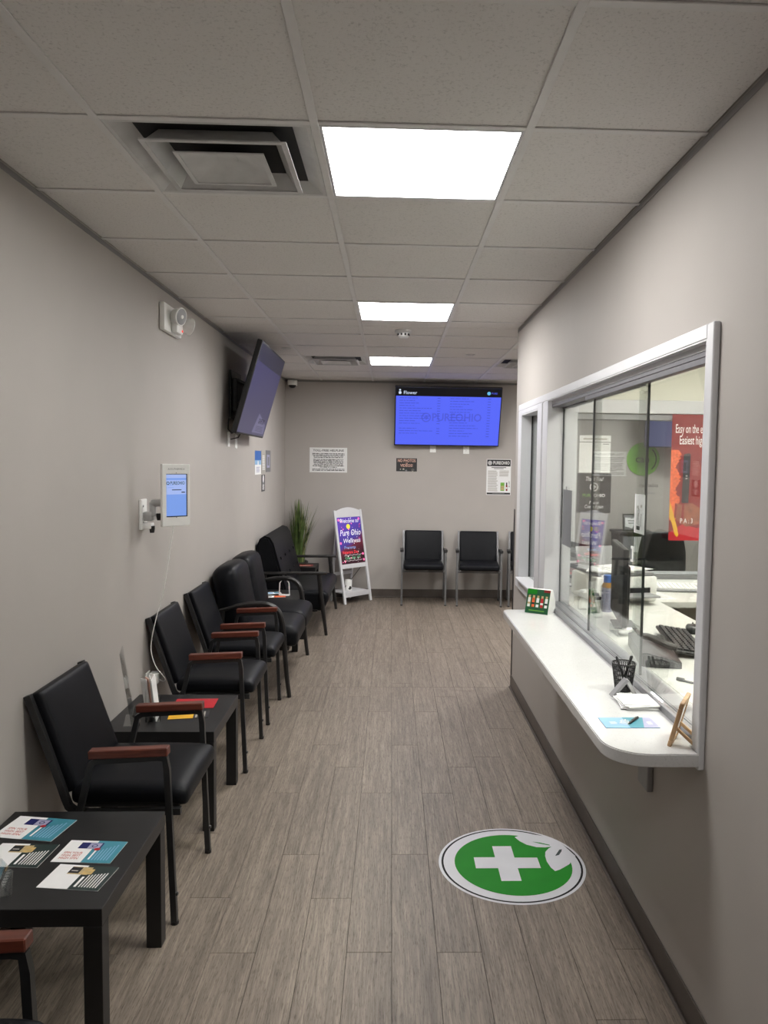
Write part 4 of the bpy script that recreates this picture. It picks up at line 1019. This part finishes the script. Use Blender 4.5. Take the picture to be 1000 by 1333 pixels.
# pen cup
o = empty('pen_cup', (.84, 2.70, ZQ), 'black wire mesh pen cup with pens on the counter', 'pen cup')
def mesh_cup(o, m=PLASTB):
    q = MB(); q.lathe([(.028, 0), (.028, .003)], m, 24)
    for r, z in ((.029, .003), (.042, .1)):
        q.tube([(r*math.cos(2*PI*k/24), r*math.sin(2*PI*k/24), z) for k in range(25)], .0022, m, 6)
    q.build('rim_and_base', o)
    q = MB()
    n = 36
    for k in range(n):
        a = 2*PI*k/n
        for dr in (1, -1):
            pts = []
            for j in range(5):
                t = j/4; r = .029+.013*t; b_ = a+dr*t*.5; pts.append((r*math.cos(b_), r*math.sin(b_), .003+.097*t))
            q.tube(pts, .0011, m, 3)
    tag(q.build('wire_mesh', o), kind='stuff')
mesh_cup(o)
def pen(parent_loc, p0, p1, m, label, cap=PLASTB, top=True):
    d = Vector(p1)-Vector(p0); L_ = d.length
    rot = d.to_track_quat('Z', 'Y').to_euler()
    pe = bpy.data.objects.new('pen', None); C.objects.link(pe); pe.location = Vector(parent_loc)+Vector(p0); pe.rotation_euler = rot; tag(pe, label, 'pen', 'pens on the counter')
    q = MB(); q.lathe([(.0008, 0), (.003, .012), (.0042, .016), (.0042, L_-.02)], m, 10); q.build('barrel', pe)
    q = MB(); q.lathe([(.0044, L_-.045), (.0044, L_-.004), (.002, L_)], cap, 10); q.b2((.004, -.0015, L_-.04), (.0062, .0015, L_-.005), cap); q.build('clip', pe)
pen((.84, 2.70, ZQ), (.012, -.012, .006), (-.022, .022, .118), PLASTB, 'black pen in the mesh cup leaning toward the wall far end')
pen((.84, 2.70, ZQ), (-.016, -.008, .006), (.026, -.01, .128), PLASTB, 'black pen in the mesh cup leaning toward the glass')
pen((.84, 2.70, ZQ), (.004, .014, .006), (.03, .014, .122), PLASTG, 'grey pen in the mesh cup beside the glass')
# small fold-up card stand in front of the cup
o = empty('card_stand', (.822, 2.635, ZQ), 'small grey folded stand in front of the pen cup', 'card stand', None, R(0))
M_ = Matrix(((1, 0, 0, 0), (0, 0, -1, 0), (0, 1, 0, 0), (0, 0, 0, 1)))
q = MB(); q.prism([(-.048, .0), (-.036, .0), (.012, .056), (.004, .062)], -.018, .018, PLASTG, M_, .001); q.build('front_leaf', o)
q = MB(); q.prism([(.036, .0), (.048, .0), (.014, .058), (.004, .05)], -.016, .016, STEEL, M_, .001); q.build('rear_leaf', o)
# paper slips
for k in range(7):
    q = MB(); q.box((0, 0, .0011), (.125-.003*(k % 3), .125-.004*(k % 2), .0022), PAPER)
    tag(q.build('paper_slip', loc=(.842+random.uniform(-.008, .008), 2.537+random.uniform(-.008, .008), ZQ+.0003+.0025*k), rot=(0, 0, R(random.uniform(-8, 8)))), 'white paper slip on the counter, %s of its stack' % ('lowest', 'second from the bottom', 'third from the bottom', 'middle one', 'third from the top', 'second from the top', 'topmost')[k], 'paper', 'paper slips stacked on the counter')
def d_bro(q, w_, h_, t):
    z = t+.0003
    q.rect(w_*.02, -h_/2, w_/2, h_/2, z, LAV); q.flat([(-w_*.05, -h_/2), (w_*.2, -h_/2), (w_*.35, h_/2), (-w_*.05, h_/2)], z+.0003, TEAL)
    q.text('1000+', .045, -w_*.06, 0, z+.0008, PWHITE, 'CENTER', .02, .2, None, .05, R(70)); q.lines(-w_*.36, -w_*.22, -h_*.15, h_*.1, 3, z+.0005, PWHITE); q.rect(w_*.34, -h_*.2, w_*.42, h_*.05, z+.0006, PWHITE)
sheet('brochure', (.752, 2.352, ZQ), (1, .0, 0), (0, 1, 0), .168, .095, 'blue brochure lying flat on the counter under a black pen', 'brochure', d_bro, SKYB)
pen((.742, 2.325, ZQ+.0062), (0, 0, 0), (.052, .105*.62, .0), PLASTB, 'black pen lying on the blue brochure')
# bamboo tabletop frame seen from behind
o = empty('bamboo_frame', (.838, 2.205, ZQ), 'light bamboo photo frame standing at the counter near end', 'photo frame', None, R(-120))
Tb = Matrix.Rotation(R(-14), 4, 'X')
q = MB()
W_, H_, t_ = .125, .135, .012
q.b2((-W_/2, -t_/2, .0), (W_/2, t_/2, .018), BAMBOO, .002, 1, Tb); q.b2((-W_/2, -t_/2, H_-.018), (W_/2, t_/2, H_), BAMBOO, .002, 1, Tb)
q.b2((-W_/2, -t_/2, .018), (-W_/2+.018, t_/2, H_-.018), BAMBOO, .002, 1, Tb); q.b2((W_/2-.018, -t_/2, .018), (W_/2, t_/2, H_-.018), BAMBOO, .002, 1, Tb); q.build('frame', o)
q = MB(); q.b2((-W_/2+.018, -.002, .018), (W_/2-.018, .003, H_-.018), PAPER, 0, 1, Tb); q.build('insert', o)
q = MB(); q.tube([(-.03, .01, .05), (-.03, .07, .003)], .004, BAMBOO, 4, square=True); q.tube([(.03, .01, .05), (.03, .07, .003)], .004, BAMBOO, 4, square=True); q.tube([(-.035, .07, .0045), (.035, .07, .0045)], .0045, BAMBOO, 4, square=True); q.build('easel_leg', o)

# ------------------------------------------------------------------ office behind the glass
ZD = .833
o = empty('office_desk', (1.4, 3.6, 0), 'pale L-shaped desk inside the service office', 'desk')
DESKM = mat('pale_desk_laminate', (.68, .68, .64), .35, noise=.02, nscale=8)
q = MB(); q.prism([(1.032-1.4, 1.2-3.6), (1.60-1.4, 1.2-3.6), (1.60-1.4, 4.48-3.6), (3.0-1.4, 4.48-3.6), (3.0-1.4, 5.38-3.6), (1.032-1.4, 5.38-3.6)], ZD-.035, ZD, DESKM, None, .002); q.build('worktop', o)
q = MB()
for a, b_ in (((1.04, 1.25), (1.58, 1.29)), ((1.04, 4.45), (1.58, 4.47)), ((2.93, 4.55), (2.96, 5.33))): q.b2((a[0]-1.4, a[1]-3.6, .0), (b_[0]-1.4, b_[1]-3.6, ZD-.036), PLASTG, .002)
q.build('leg_panel', o)
# monitor seen edge-on
o = empty('monitor', (1.155, 3.83, ZD), 'black computer monitor seen edge-on inside the office', 'monitor', None, R(170))
q = MB(); q.b2((-.012, -.25, .035), (.014, .25, .41), PLASTB, .006, 2); q.b2((-.035, -.15, .12), (-.012, .15, .32), PLASTB, .012, 2); q.build('casing', o)
q = MB(); q.b2((.0141, -.24, .045), (.0148, .24, .40), INK); q.build('screen', o)
q = MB(); q.tube([(-.03, 0, .2), (-.035, 0, .008)], .018, PLASTB, 10); q.b2((-.08, -.10, 0), (.03, .10, .008), PLASTB, .003); q.build('stand', o)
# black keyboard
def keyboard(name, ctr, rz, L_, W_, m, km, label, tilt=6):
    o = empty(name, ctr, label, 'keyboard', None, rz)
    T = Matrix.Rotation(R(tilt), 4, 'X')
    q = MB(); q.b2((-L_/2, -W_/2, .003), (L_/2, W_/2, .018), m, .004, 1, Matrix.Translation((0, 0, W_/2*math.sin(R(tilt)))) @ T); q.build('case', o)
    q = MB(); n = 15; k_ = (L_-.02)/n; r_ = (W_-.02)/5
    for i in range(n):
        for j in range(5): q.box((-L_/2+.01+k_*(i+.5), -W_/2+.01+r_*(j+.5), .022), (k_*.82, r_*.82, .009), km, .002, None, 1, Matrix.Translation((0, 0, W_/2*math.sin(R(tilt)))) @ T)
    tag(q.build('keys', o), kind='stuff'); return o
KEYM = mat('dark_grey_keycap', (.03, .031, .033), .45, noise=.1, nscale=60)
keyboard('keyboard', (1.315, 3.40, ZD), R(80), .50, .15, PLASTB, KEYM, 'black keyboard on the office desk beside the monitor', 7)
keyboard('keyboard', (1.83, 4.93, ZD), R(-8), .44, .20, PLASTG, PLASTW, 'white keyboard on the rear office desk', 3)
# desk phone
o = empty('desk_phone', (1.125, 3.20, ZD), 'black desk telephone inside the office behind the near pane', 'telephone', None, R(80))
M_ = Matrix(((0, 0, 1, 0), (1, 0, 0, 0), (0, 1, 0, 0), (0, 0, 0, 1)))
q = MB(); q.prism([(-.075, 0), (.085, 0), (.085, .055), (.06, .058), (-.075, .025)], -.20, .20, PLASTB, M_, .006); q.build('base', o)
q = MB(); q.tube(smooth([(-.15, -.06, .075), (-.145, -.02, .085), (-.14, .04, .11), (-.14, .075, .115)]), .02, PLASTB, 10, flat=.7); q.build('handset', o)
q = MB()
for i in range(3):
    for j in range(4): q.box((.02+.03*i, -.05+.025*j, .052+.0065*j), (.02, .015, .01), KEYM, .002, Matrix.Rotation(R(16), 4, 'X'))
q.build('keypad', o)
q = MB(); q.box((.06, .055, .083), (.11, .035, .006), SCR_DIMT, .001, Matrix.Rotation(R(16), 4, 'X')); q.build('display', o)
o = empty('computer_mouse', (1.47, 3.66, ZD), 'black computer mouse beside the black keyboard', 'mouse', None, R(70))
q = MB(); q.cushion((0, 0, .016), (.11, .065, .034), .016, PLASTB, (.008, 0)); q.build('shell', o)
q = MB(); q.lathe([(.008, -.003), (.008, .003)], KEYM, 12, Matrix.Translation((.03, 0, .038)) @ Matrix.Rotation(R(90), 4, 'X')); q.build('wheel', o)
# printer
o = empty('printer', (1.36, 4.63, ZD), 'white desktop printer with paper trays behind the monitor', 'printer', None, R(10))
q = MB(); q.b2((-.20, -.17, 0), (.20, .18, .15), PLASTW, .015, 2); q.build('body', o)
q = MB(); q.b2((-.18, -.16, .151), (.18, .15, .175), PLASTG, .008, 2); q.build('scanner_lid', o)
q = MB(); q.b2((-.15, -.30, .045), (.15, -.171, .055), PLASTG, .003); q.b2((-.15, -.175, .05), (.15, -.169, .085), PLASTB); q.build('output_tray', o)
q = MB(); q.box((.0, .21, .21), (.30, .008, .17), PLASTG, .002, Matrix.Rotation(R(-25), 4, 'X')); q.build('feed_tray', o)
for k in range(4):
    q = MB(); q.box((0, 0, .001), (.21, .28, .002), PAPER)
    tag(q.build('loose_sheet', loc=(1.36+.04*(k-1.5), 4.59+.015*k, ZD+.1755+.0023*k), rot=(0, 0, R(-20+17*k))), 'loose white sheet on the office printer, %s of the pile' % ('lowest', 'second lowest', 'second highest', 'topmost')[k], 'paper', 'loose sheets on the printer')
o = empty('document_tray', (1.17, 5.17, ZD), 'stack of dark document trays on the office desk', 'document tray', None, R(12))
for k in range(4):
    q = MB(); z = .002+.075*k; q.b2((-.13, -.16, z), (.13, .16, z+.004), PLASTB)
    q.b2((-.13, -.16, z), (-.126, .16, z+.04), PLASTB); q.b2((.126, -.16, z), (.13, .16, z+.04), PLASTB); q.b2((-.13, .156, z), (.13, .16, z+.04), PLASTB); q.build('tray', o)
q = MB()
for x in (-.128, .128):
    for y in (-.15, .15): q.tube([(x, y, 0), (x, y, .27)], .003, STEEL, 6)
q.build('post', o)
for k in range(3):
    q = MB(); q.box((0, 0, .006), (.20, .27, .012), (PAPER, RED, PAPER)[k])
    tag(q.build('paper_pile', loc=(1.17, 5.165, ZD+.0065+.075*k), rot=(0, 0, R(12))), ('white papers in the lowest document tray', 'red folder in the second document tray', 'white papers in the third document tray')[k], 'papers', None)
# bottles
def bottle(loc, prof, m, capprof, cm, label, extra=None, name='spray_bottle', cat='bottle'):
    o = empty(name, loc, label, cat)
    q = MB(); q.lathe(prof, m, 20); q.build('body', o)
    q = MB(); q.lathe(capprof, cm, 18); q.build('cap', o)
    if extra: extra(o)
    return o
LAVB = mat('lavender_can', (.34, .34, .46), .35, noise=.1, nscale=40)
bottle((1.195, 4.18, ZD), [(.028, 0), (.03, .005), (.03, .12), (.026, .135)], LAVB, [(.022, .162), (.022, .20), (.018, .203)], BLUE, 'tall spray can with blue cap and orange shoulder', lambda o: (MB().lathe([(.0295, .135), (.03, .14), (.022, .162)], mat('amber_plastic', (.45, .22, .03), .4, noise=.05), 18).build('shoulder', o)), 'spray_can', 'can')
bottle((1.215, 4.265, ZD), [(.03, 0), (.032, .005), (.032, .13), (.012, .155)], PLASTW, [(.008, .155), (.008, .18), (.02, .182), (.02, .19)], PLASTW, 'white pump bottle behind the spray can', lambda o: (MB().tube([(0, 0, .185), (-.035, -.01, .182)], .005, PLASTW, 8).build('spout', o)), 'pump_bottle')
bottle((1.28, 4.20, ZD), [(.03, 0), (.032, .004), (.032, .15), (.03, .155)], DRED, [(.031, .155), (.031, .165)], PLASTB, 'dark red canister between spray can and monitor', None, 'canister', 'canister')
for k, (x, y) in enumerate(((1.10, 4.02), (1.12, 4.14), (1.075, 4.24))):
    bottle((x, y, ZD), [(.026, 0), (.026, .004), (.026, .085), (.018, .095)], ACRYL, [(.0185, .095), (.0185, .108), (.016, .11)], PLASTB if k < 2 else PLASTW, ('clear small bottle on the office desk nearest the middle pane', 'clear small bottle with black cap beside the spray can', 'clear small bottle with white cap near the far pane')[k], None, 'clear_bottle')
o = empty('data_cable', (1.12, 2.72, ZD+.001), 'black and grey cable curled on the office desk', 'cable')
q = MB(); q.tube(smooth([(-.02, .1, .004), (.02, .06, .004), (.09, .05, .012), (.14, -.03, .03), (.17, -.08, .012)]), .004, PLASTB, 8); q.tube([(-.035, .115, .006), (-.015, .095, .006)], .007, PLASTB, 8); q.build('black_lead', o)
q = MB(); q.tube(smooth([(.0, -.25, .004), (.03, -.16, .004), (.05, -.12, .02), (.09, -.09, .03), (.12, -.02, .01)]), .0045, PLASTG, 8); q.build('grey_lead', o)
def d_blank(q, w_, h_, t): q.lines(-w_*.4, w_*.4, -h_*.35, h_*.35, 8, t+.0003, BEIGE, .2)
sheet('desk_paper', (1.60, 4.70, ZD+.0003), (1, .1, 0), (-.1, 1, 0), .24, .30, 'white sheet lying on the rear office desk by the white keyboard', 'paper', d_blank)
o = empty('earphone_box', (1.13, 3.62, ZD), 'clear tray with white clips on the office desk by the monitor', 'tray')
q = MB(); q.b2((-.06, -.07, 0), (.06, .07, .004), ACRYL); q.b2((-.06, -.07, .004), (-.056, .07, .04), ACRYL); q.b2((.056, -.07, .004), (.06, .07, .04), ACRYL); q.build('tray', o)
q = MB()
for k in range(3): q.cushion((-.02+.02*k, -.03+.035*k, .014), (.05, .022, .018), .008, PLASTW, n=4)
q.build('clips', o)

# signs on the office end window and office wall
def d_ty(q, w_, h_, t):
    z = t+.0004
    q.text('Thank You!', .042, .0, h_*.36, z, PWHITE, 'CENTER', .012, .3, None, w_*.52)
    q.ring(0, h_*.16, .023, .031, z, PWHITE, 32); q.rect(-.016, h_*.16-.0055, .016, h_*.16+.0055, z, PWHITE); q.rect(-.0055, h_*.16-.016, .0055, h_*.16+.016, z, PWHITE)
    q.text('PURE', .032, -w_*.03, -h_*.06, z, LEAFG, 'RIGHT', .02, 0); q.text('OHIO', .032, -w_*.01, -h_*.06, z, PWHITE, 'LEFT', .03, 0)
    q.text('Please', .032, 0, -h_*.24, z, PWHITE, 'CENTER', .012, .3, None, w_*.28); q.text('Come Again', .034, 0, -h_*.345, z, PWHITE, 'CENTER', .012, .3, None, w_*.55)
sheet('thank_you_sign', (1.438, YO+.0115, 1.435), (1, 0, 0), (0, 0, 1), .243, .279, 'charcoal sign reading Thank You, Please Come Again, behind the glass', 'sign', d_ty, CHARC)
def d_st(q, w_, h_, t):
    z = t+.0004; q.rect(-w_/2, h_*.31, w_/2, h_*.33, z, GREY_INK); q.lines(-w_*.38, w_*.38, h_*.385, h_*.435, 1, z, BEIGE, .8, None, 0); q.rect(w_*.25, h_*.26, w_*.44, h_*.28, z, GREY_INK)
sheet('statement_board', (1.438, YO+.0115, 1.712), (1, 0, 0), (0, 0, 1), .222, .262, 'white statement sheet above the charcoal thank you sign', 'notice', d_st)
def d_red(q, w_, h_, t):
    z = t+.0005
    x0 = -w_/2
    q.text('Easy on the eyes.', .088, x0+.025, h_*.385, z, PWHITE, 'LEFT', .004, 0, None, .245); q.text('Easiest high.', .088, x0+.055, h_*.295, z, PWHITE, 'LEFT', .004, 0, None, .185)
    pts = []; rng = random.Random(3)
    for k in range(60):
        yy = h_*(.22-.56*k/60); pts.append((x0+.055+.018*math.sin(k*.33)+rng.uniform(-.009, .009), yy))
    q.flat([(x0, h_*.22)]+pts+[(x0, -h_*.34)], z, ORANGE)
    q.flat([(x0+.085, -h_*.20), (x0+.135, -h_*.20), (x0+.14, h_*.185), (x0+.132, h_*.195), (x0+.098, h_*.19), (x0+.09, h_*.18)], z+.0004, CHARC); q.rect(x0+.108, -h_*.01, x0+.122, h_*.0, z+.0007, BEIGE); q.rect(x0+.108, h_*.01, x0+.122, h_*.02, z+.0007, BEIGE)
    SKIN = mat('printed_skin_tone', (.28, .09, .05), .5, noise=.3, nscale=20)
    q.flat([(x0+.045, -h_*.20), (x0+.085, -h_*.215), (x0+.16, -h_*.20), (x0+.22, -h_*.24), (x0+.24, -h_*.36), (x0+.12, -h_*.39), (x0+.05, -h_*.33)], z+.0006, SKIN)
    q.flat([(x0+.04, -h_*.20), (x0+.055, -h_*.215), (x0+.05, -h_*.32), (x0+.035, -h_*.32)], z+.0007, DRED); q.flat([(x0+.09, -h_*.215), (x0+.105, -h_*.21), (x0+.105, -h_*.33), (x0+.085, -h_*.34)], z+.0008, DRED)
    q.flat([(x0+.002, -h_*.19), (x0+.012, -h_*.22), (x0+.03, -h_*.29), (x0+.055, -h_*.38), (x0+.072, -h_*.455), (x0+.06, -h_*.475), (x0+.042, -h_*.45), (x0+.02, -h_*.36), (x0, -h_*.31)], z+.0009, YELLOW)
    q.flat([(x0, -h_*.44), (x0+.05, -h_*.40), (x0+.10, -h_*.37), (x0+.2, -h_*.40), (x0+.4, -h_*.36), (-x0, -h_*.40), (-x0, -h_/2), (x0, -h_/2)], z+.0005, RED); q.text('P A : 3', .05, x0+.125, -h_*.345, z+.001, PWHITE, 'CENTER', .02, 0, None, .09)
sheet('red_poster', (2.262, YO-.045, 1.553), (1, .01, 0), (0, 0, 1), .60, .885, 'large red advertising poster starting Easy on the, inside the office', 'poster', d_red, DRED)
def d_ws(q, w_, h_, t):
    z = t+.0004
    q.text('(OHIO)', .035, -.012, -.01, z, INK, 'CENTER', .02, 0, None, .06, R(80)); q.text('CHILL', .02, .02, -.02, z, INK, 'CENTER', .02, 0, None, .05, R(80)); q.rect(-.03, -.06, .01, -.045, z, INK); q.rect(-.03, .02, -.008, .03, z, BEIGE); q.rect(.01, .025, .03, .035, z, BEIGE)
sheet('vertical_sticker', (.9245, 2.838, 1.46), (0, -1, 0), (0, 0, 1), .115, .146, 'white upright sticker with sideways lettering on the middle pane', 'sticker', d_ws)
GREYP = mat('grey_film', (.20, .205, .22), .5, noise=.05, nscale=10)
q = MB(); q.box((0, 0, 0), (.0015, .20, .305), GREYP); q.box((0, .03, .16), (.004, .02, .02), PLASTG)
tag(q.build('grey_sheet', loc=(.9565, 4.16, 1.348)), 'plain grey sheet fixed to the far glass pane', 'sheet')
q = MB(); q.box((0, 0, 0), (.004, .022, .06), PLASTW, .001); q.box((-.0025, 0, 0), (.001, .014, .04), PLASTG)
tag(q.build('door_pull', loc=(.9285, 2.93, 1.30)), 'small white pull tab on the middle sliding pane', 'pull tab')

# ------------------------------------------------------------------ alcove seen through the office window
def scr_off(q, w_, h_): q.rect(-w_/2, -h_/2, w_/2, h_/2, -.0015, SCR_OFF)
tva, T = tv('television', 'violet-blue television beyond the office window', (3.44, 8.72, 2.165), -.32, .28, 1.1, .68, scr_off, 0, 0)
q = MB(); q.tube([(0, .06, -.05), (.08, .54, -.02)], .03, BLACKM, 8); q.b2((-.12, .535, -.15), (.25, .555, .12), BLACKM, .003); q.build('wall_bracket', tva)
def d_gr(q, w_, h_, t): pass
q = MB(); Tg = frame((0, 0, 0), (1, 0, 0), (0, 0, 1)); q.lathe([(.20, 0), (.20, .012), (.195, .015)], LEAFG, 40, Tg)
q.text('can', .13, -.01, 0, .0155, INK, 'CENTER', .02, 0, Tg); 
for k in range(10):
    a = R(-50+10*k); b_ = R(-40+10*k); q.flat([(.15*math.cos(a), .15*math.sin(a)), (.165*math.cos(a), .165*math.sin(a)), (.165*math.cos(b_), .165*math.sin(b_)), (.15*math.cos(b_), .15*math.sin(b_))], .0155, INK, Tg)
tag(q.build('green_roundel', loc=(3.04, YB-.001, 1.705)), 'green round wall sign beyond the office window', 'sign')
q = MB(); q.text('cannabis', .07, 0, 0, .002, INK, 'CENTER', .01, 0, Tg); q.text('wellness', .05, 0, -.09, .002, GREY_INK, 'CENTER', .01, 0, Tg); q.box((0, -.045, .0007), (.5, .22, .0014), WALL, 0, None, 1, Tg)
tag(q.build('wall_lettering', loc=(3.12, YB-.001, 1.39)), 'dark lettering under the green round sign', 'lettering')
o = empty('display_cabinet', (2.87, 9.06, 0), 'dark grey display cabinet under the framed state outline', 'cabinet')
q = MB(); q.b2((-.2, -.16, .03), (.2, .18, .83), CHARC, .004); q.b2((-.22, -.18, .83), (.22, .2, .858), CHARC, .004); q.build('body', o)
q = MB(); q.b2((-.16, -.168, .42), (.16, -.161, .80), GREYP, .002); q.tube(smooth([(-.12, -.17, .5), (-.05, -.17, .6), (.02, -.17, .52), (-.04, -.17, .48), (.06, -.17, .62), (.12, -.17, .53)]), .008, BEIGE, 6); q.build('door_panel', o)
q = MB(); q.b2((-.03, -.172, .62), (.05, -.1685, .80), PAPER); q.build('price_label', o)
q = MB(); q.b2((-.19, -.15, 0), (.19, .17, .03), INK); q.build('plinth', o)
def d_oh(q, w_, h_, t):
    z = t+.0004; q.rect(-w_*.42, -h_*.42, w_*.42, h_*.42, z, GREY_INK); s = w_*.36
    q.flat([(-s, s*.8), (-s*.2, s*.75), (s*.1, s*.6), (s*.8, s*.95), (s*.85, 0), (s*.4, -s*.5), (s*.1, -s), (-s*.4, -s*.8), (-s, -s*.7)], z+.0004, PAPER); q.rect(-s*.6, s*.2, s*.5, s*.35, z+.0008, GREY_INK); q.rect(-s*.5, -s*.2, s*.4, -s*.05, z+.0008, GREY_INK)
sheet('framed_state_outline', (2.83, 9.0, .858+.10), (1, 0, 0), (0, .12, 1), .2, .2, 'small framed white state outline on the dark cabinet', 'framed picture', d_oh, CHARC, None, .012)
# two dark office chairs beyond the window
def lounge(loc, rz, label):
    o = empty('swivel_chair', loc, label, 'chair', 'dark swivel chairs beyond the office window', rz)
    q = MB(); q.cushion((.03, 0, .47), (.46, .48, .09), .04, LEATHER, (.015, 0)); q.build('seat', o)
    q = MB(); q.cushion((-.2, 0, .79), (.09, .46, .52), .044, LEATHER, fn=lambda p: Vector((p.x-.06*(p.y/.23)**2*0+.05*(p.y/.23)**2, p.y*(1-.25*max(0, p.z/.26)**2), p.z))); q.build('backrest', o)
    q = MB(); q.tube([(0, 0, .1), (0, 0, .43)], .028, BLACKM, 12); q.tube([(-.1, 0, .42), (-.23, 0, .44), (-.255, 0, .62)], .018, BLACKM, 8); q.build('column', o)
    for k in range(5):
        a = 2*PI*k/5; q = MB(); q.tube([(0, 0, .11), (.28*math.cos(a), .28*math.sin(a), .075)], .02, BLACKM, 8); l_ = q.build('leg', o)
        q = MB(); q.lathe([(.026, -.012), (.028, 0), (.026, .012)], PLASTB, 14, Matrix.Translation((.28*math.cos(a), .28*math.sin(a), .028)) @ Matrix.Rotation(R(90), 4, 'X')); q.tube([(.28*math.cos(a), .28*math.sin(a), .03), (.28*math.cos(a), .28*math.sin(a), .078)], .008, BLACKM, 6); q.build('caster', l_)
    for s in (-1, 1):
        q = MB(); q.tube(smooth([(-.1, .25*s, .42), (-.02, .29*s, .55), (.0, .29*s, .64)]), .016, PLASTB, 8); q.box((.02, .29*s, .655), (.24, .06, .03), PLASTB, .012, None, 2); q.build('arm', o)
    return o
lounge((2.40, 6.95, 0), R(100), 'dark swivel chair closer to the display cabinet')
lounge((2.98, 6.45, 0), R(110), 'dark swivel chair further behind the red poster')

# office light panels and shell details
for k, (x, y) in enumerate(((1.9, 2.2), (1.9, 4.1))):
    o = empty('ceiling_light', (x, y, ZC), ('square ceiling light in the service office, over the near desk', 'square ceiling light in the service office, by its end window')[k], 'ceiling light', 'office ceiling light panels')
    q = MB(); q.b2((-.30, -.30, -.012), (.30, -.29, 0), WHITE); q.b2((-.30, .29, -.012), (.30, .30, 0), WHITE); q.b2((-.30, -.29, -.012), (-.29, .29, 0), WHITE); q.b2((.29, -.29, -.012), (.30, .29, 0), WHITE); q.build('frame', o)
    q = MB(); q.b2((-.29, -.29, -.008), (.29, .29, -.002), LIGHTO); q.build('diffuser', o)
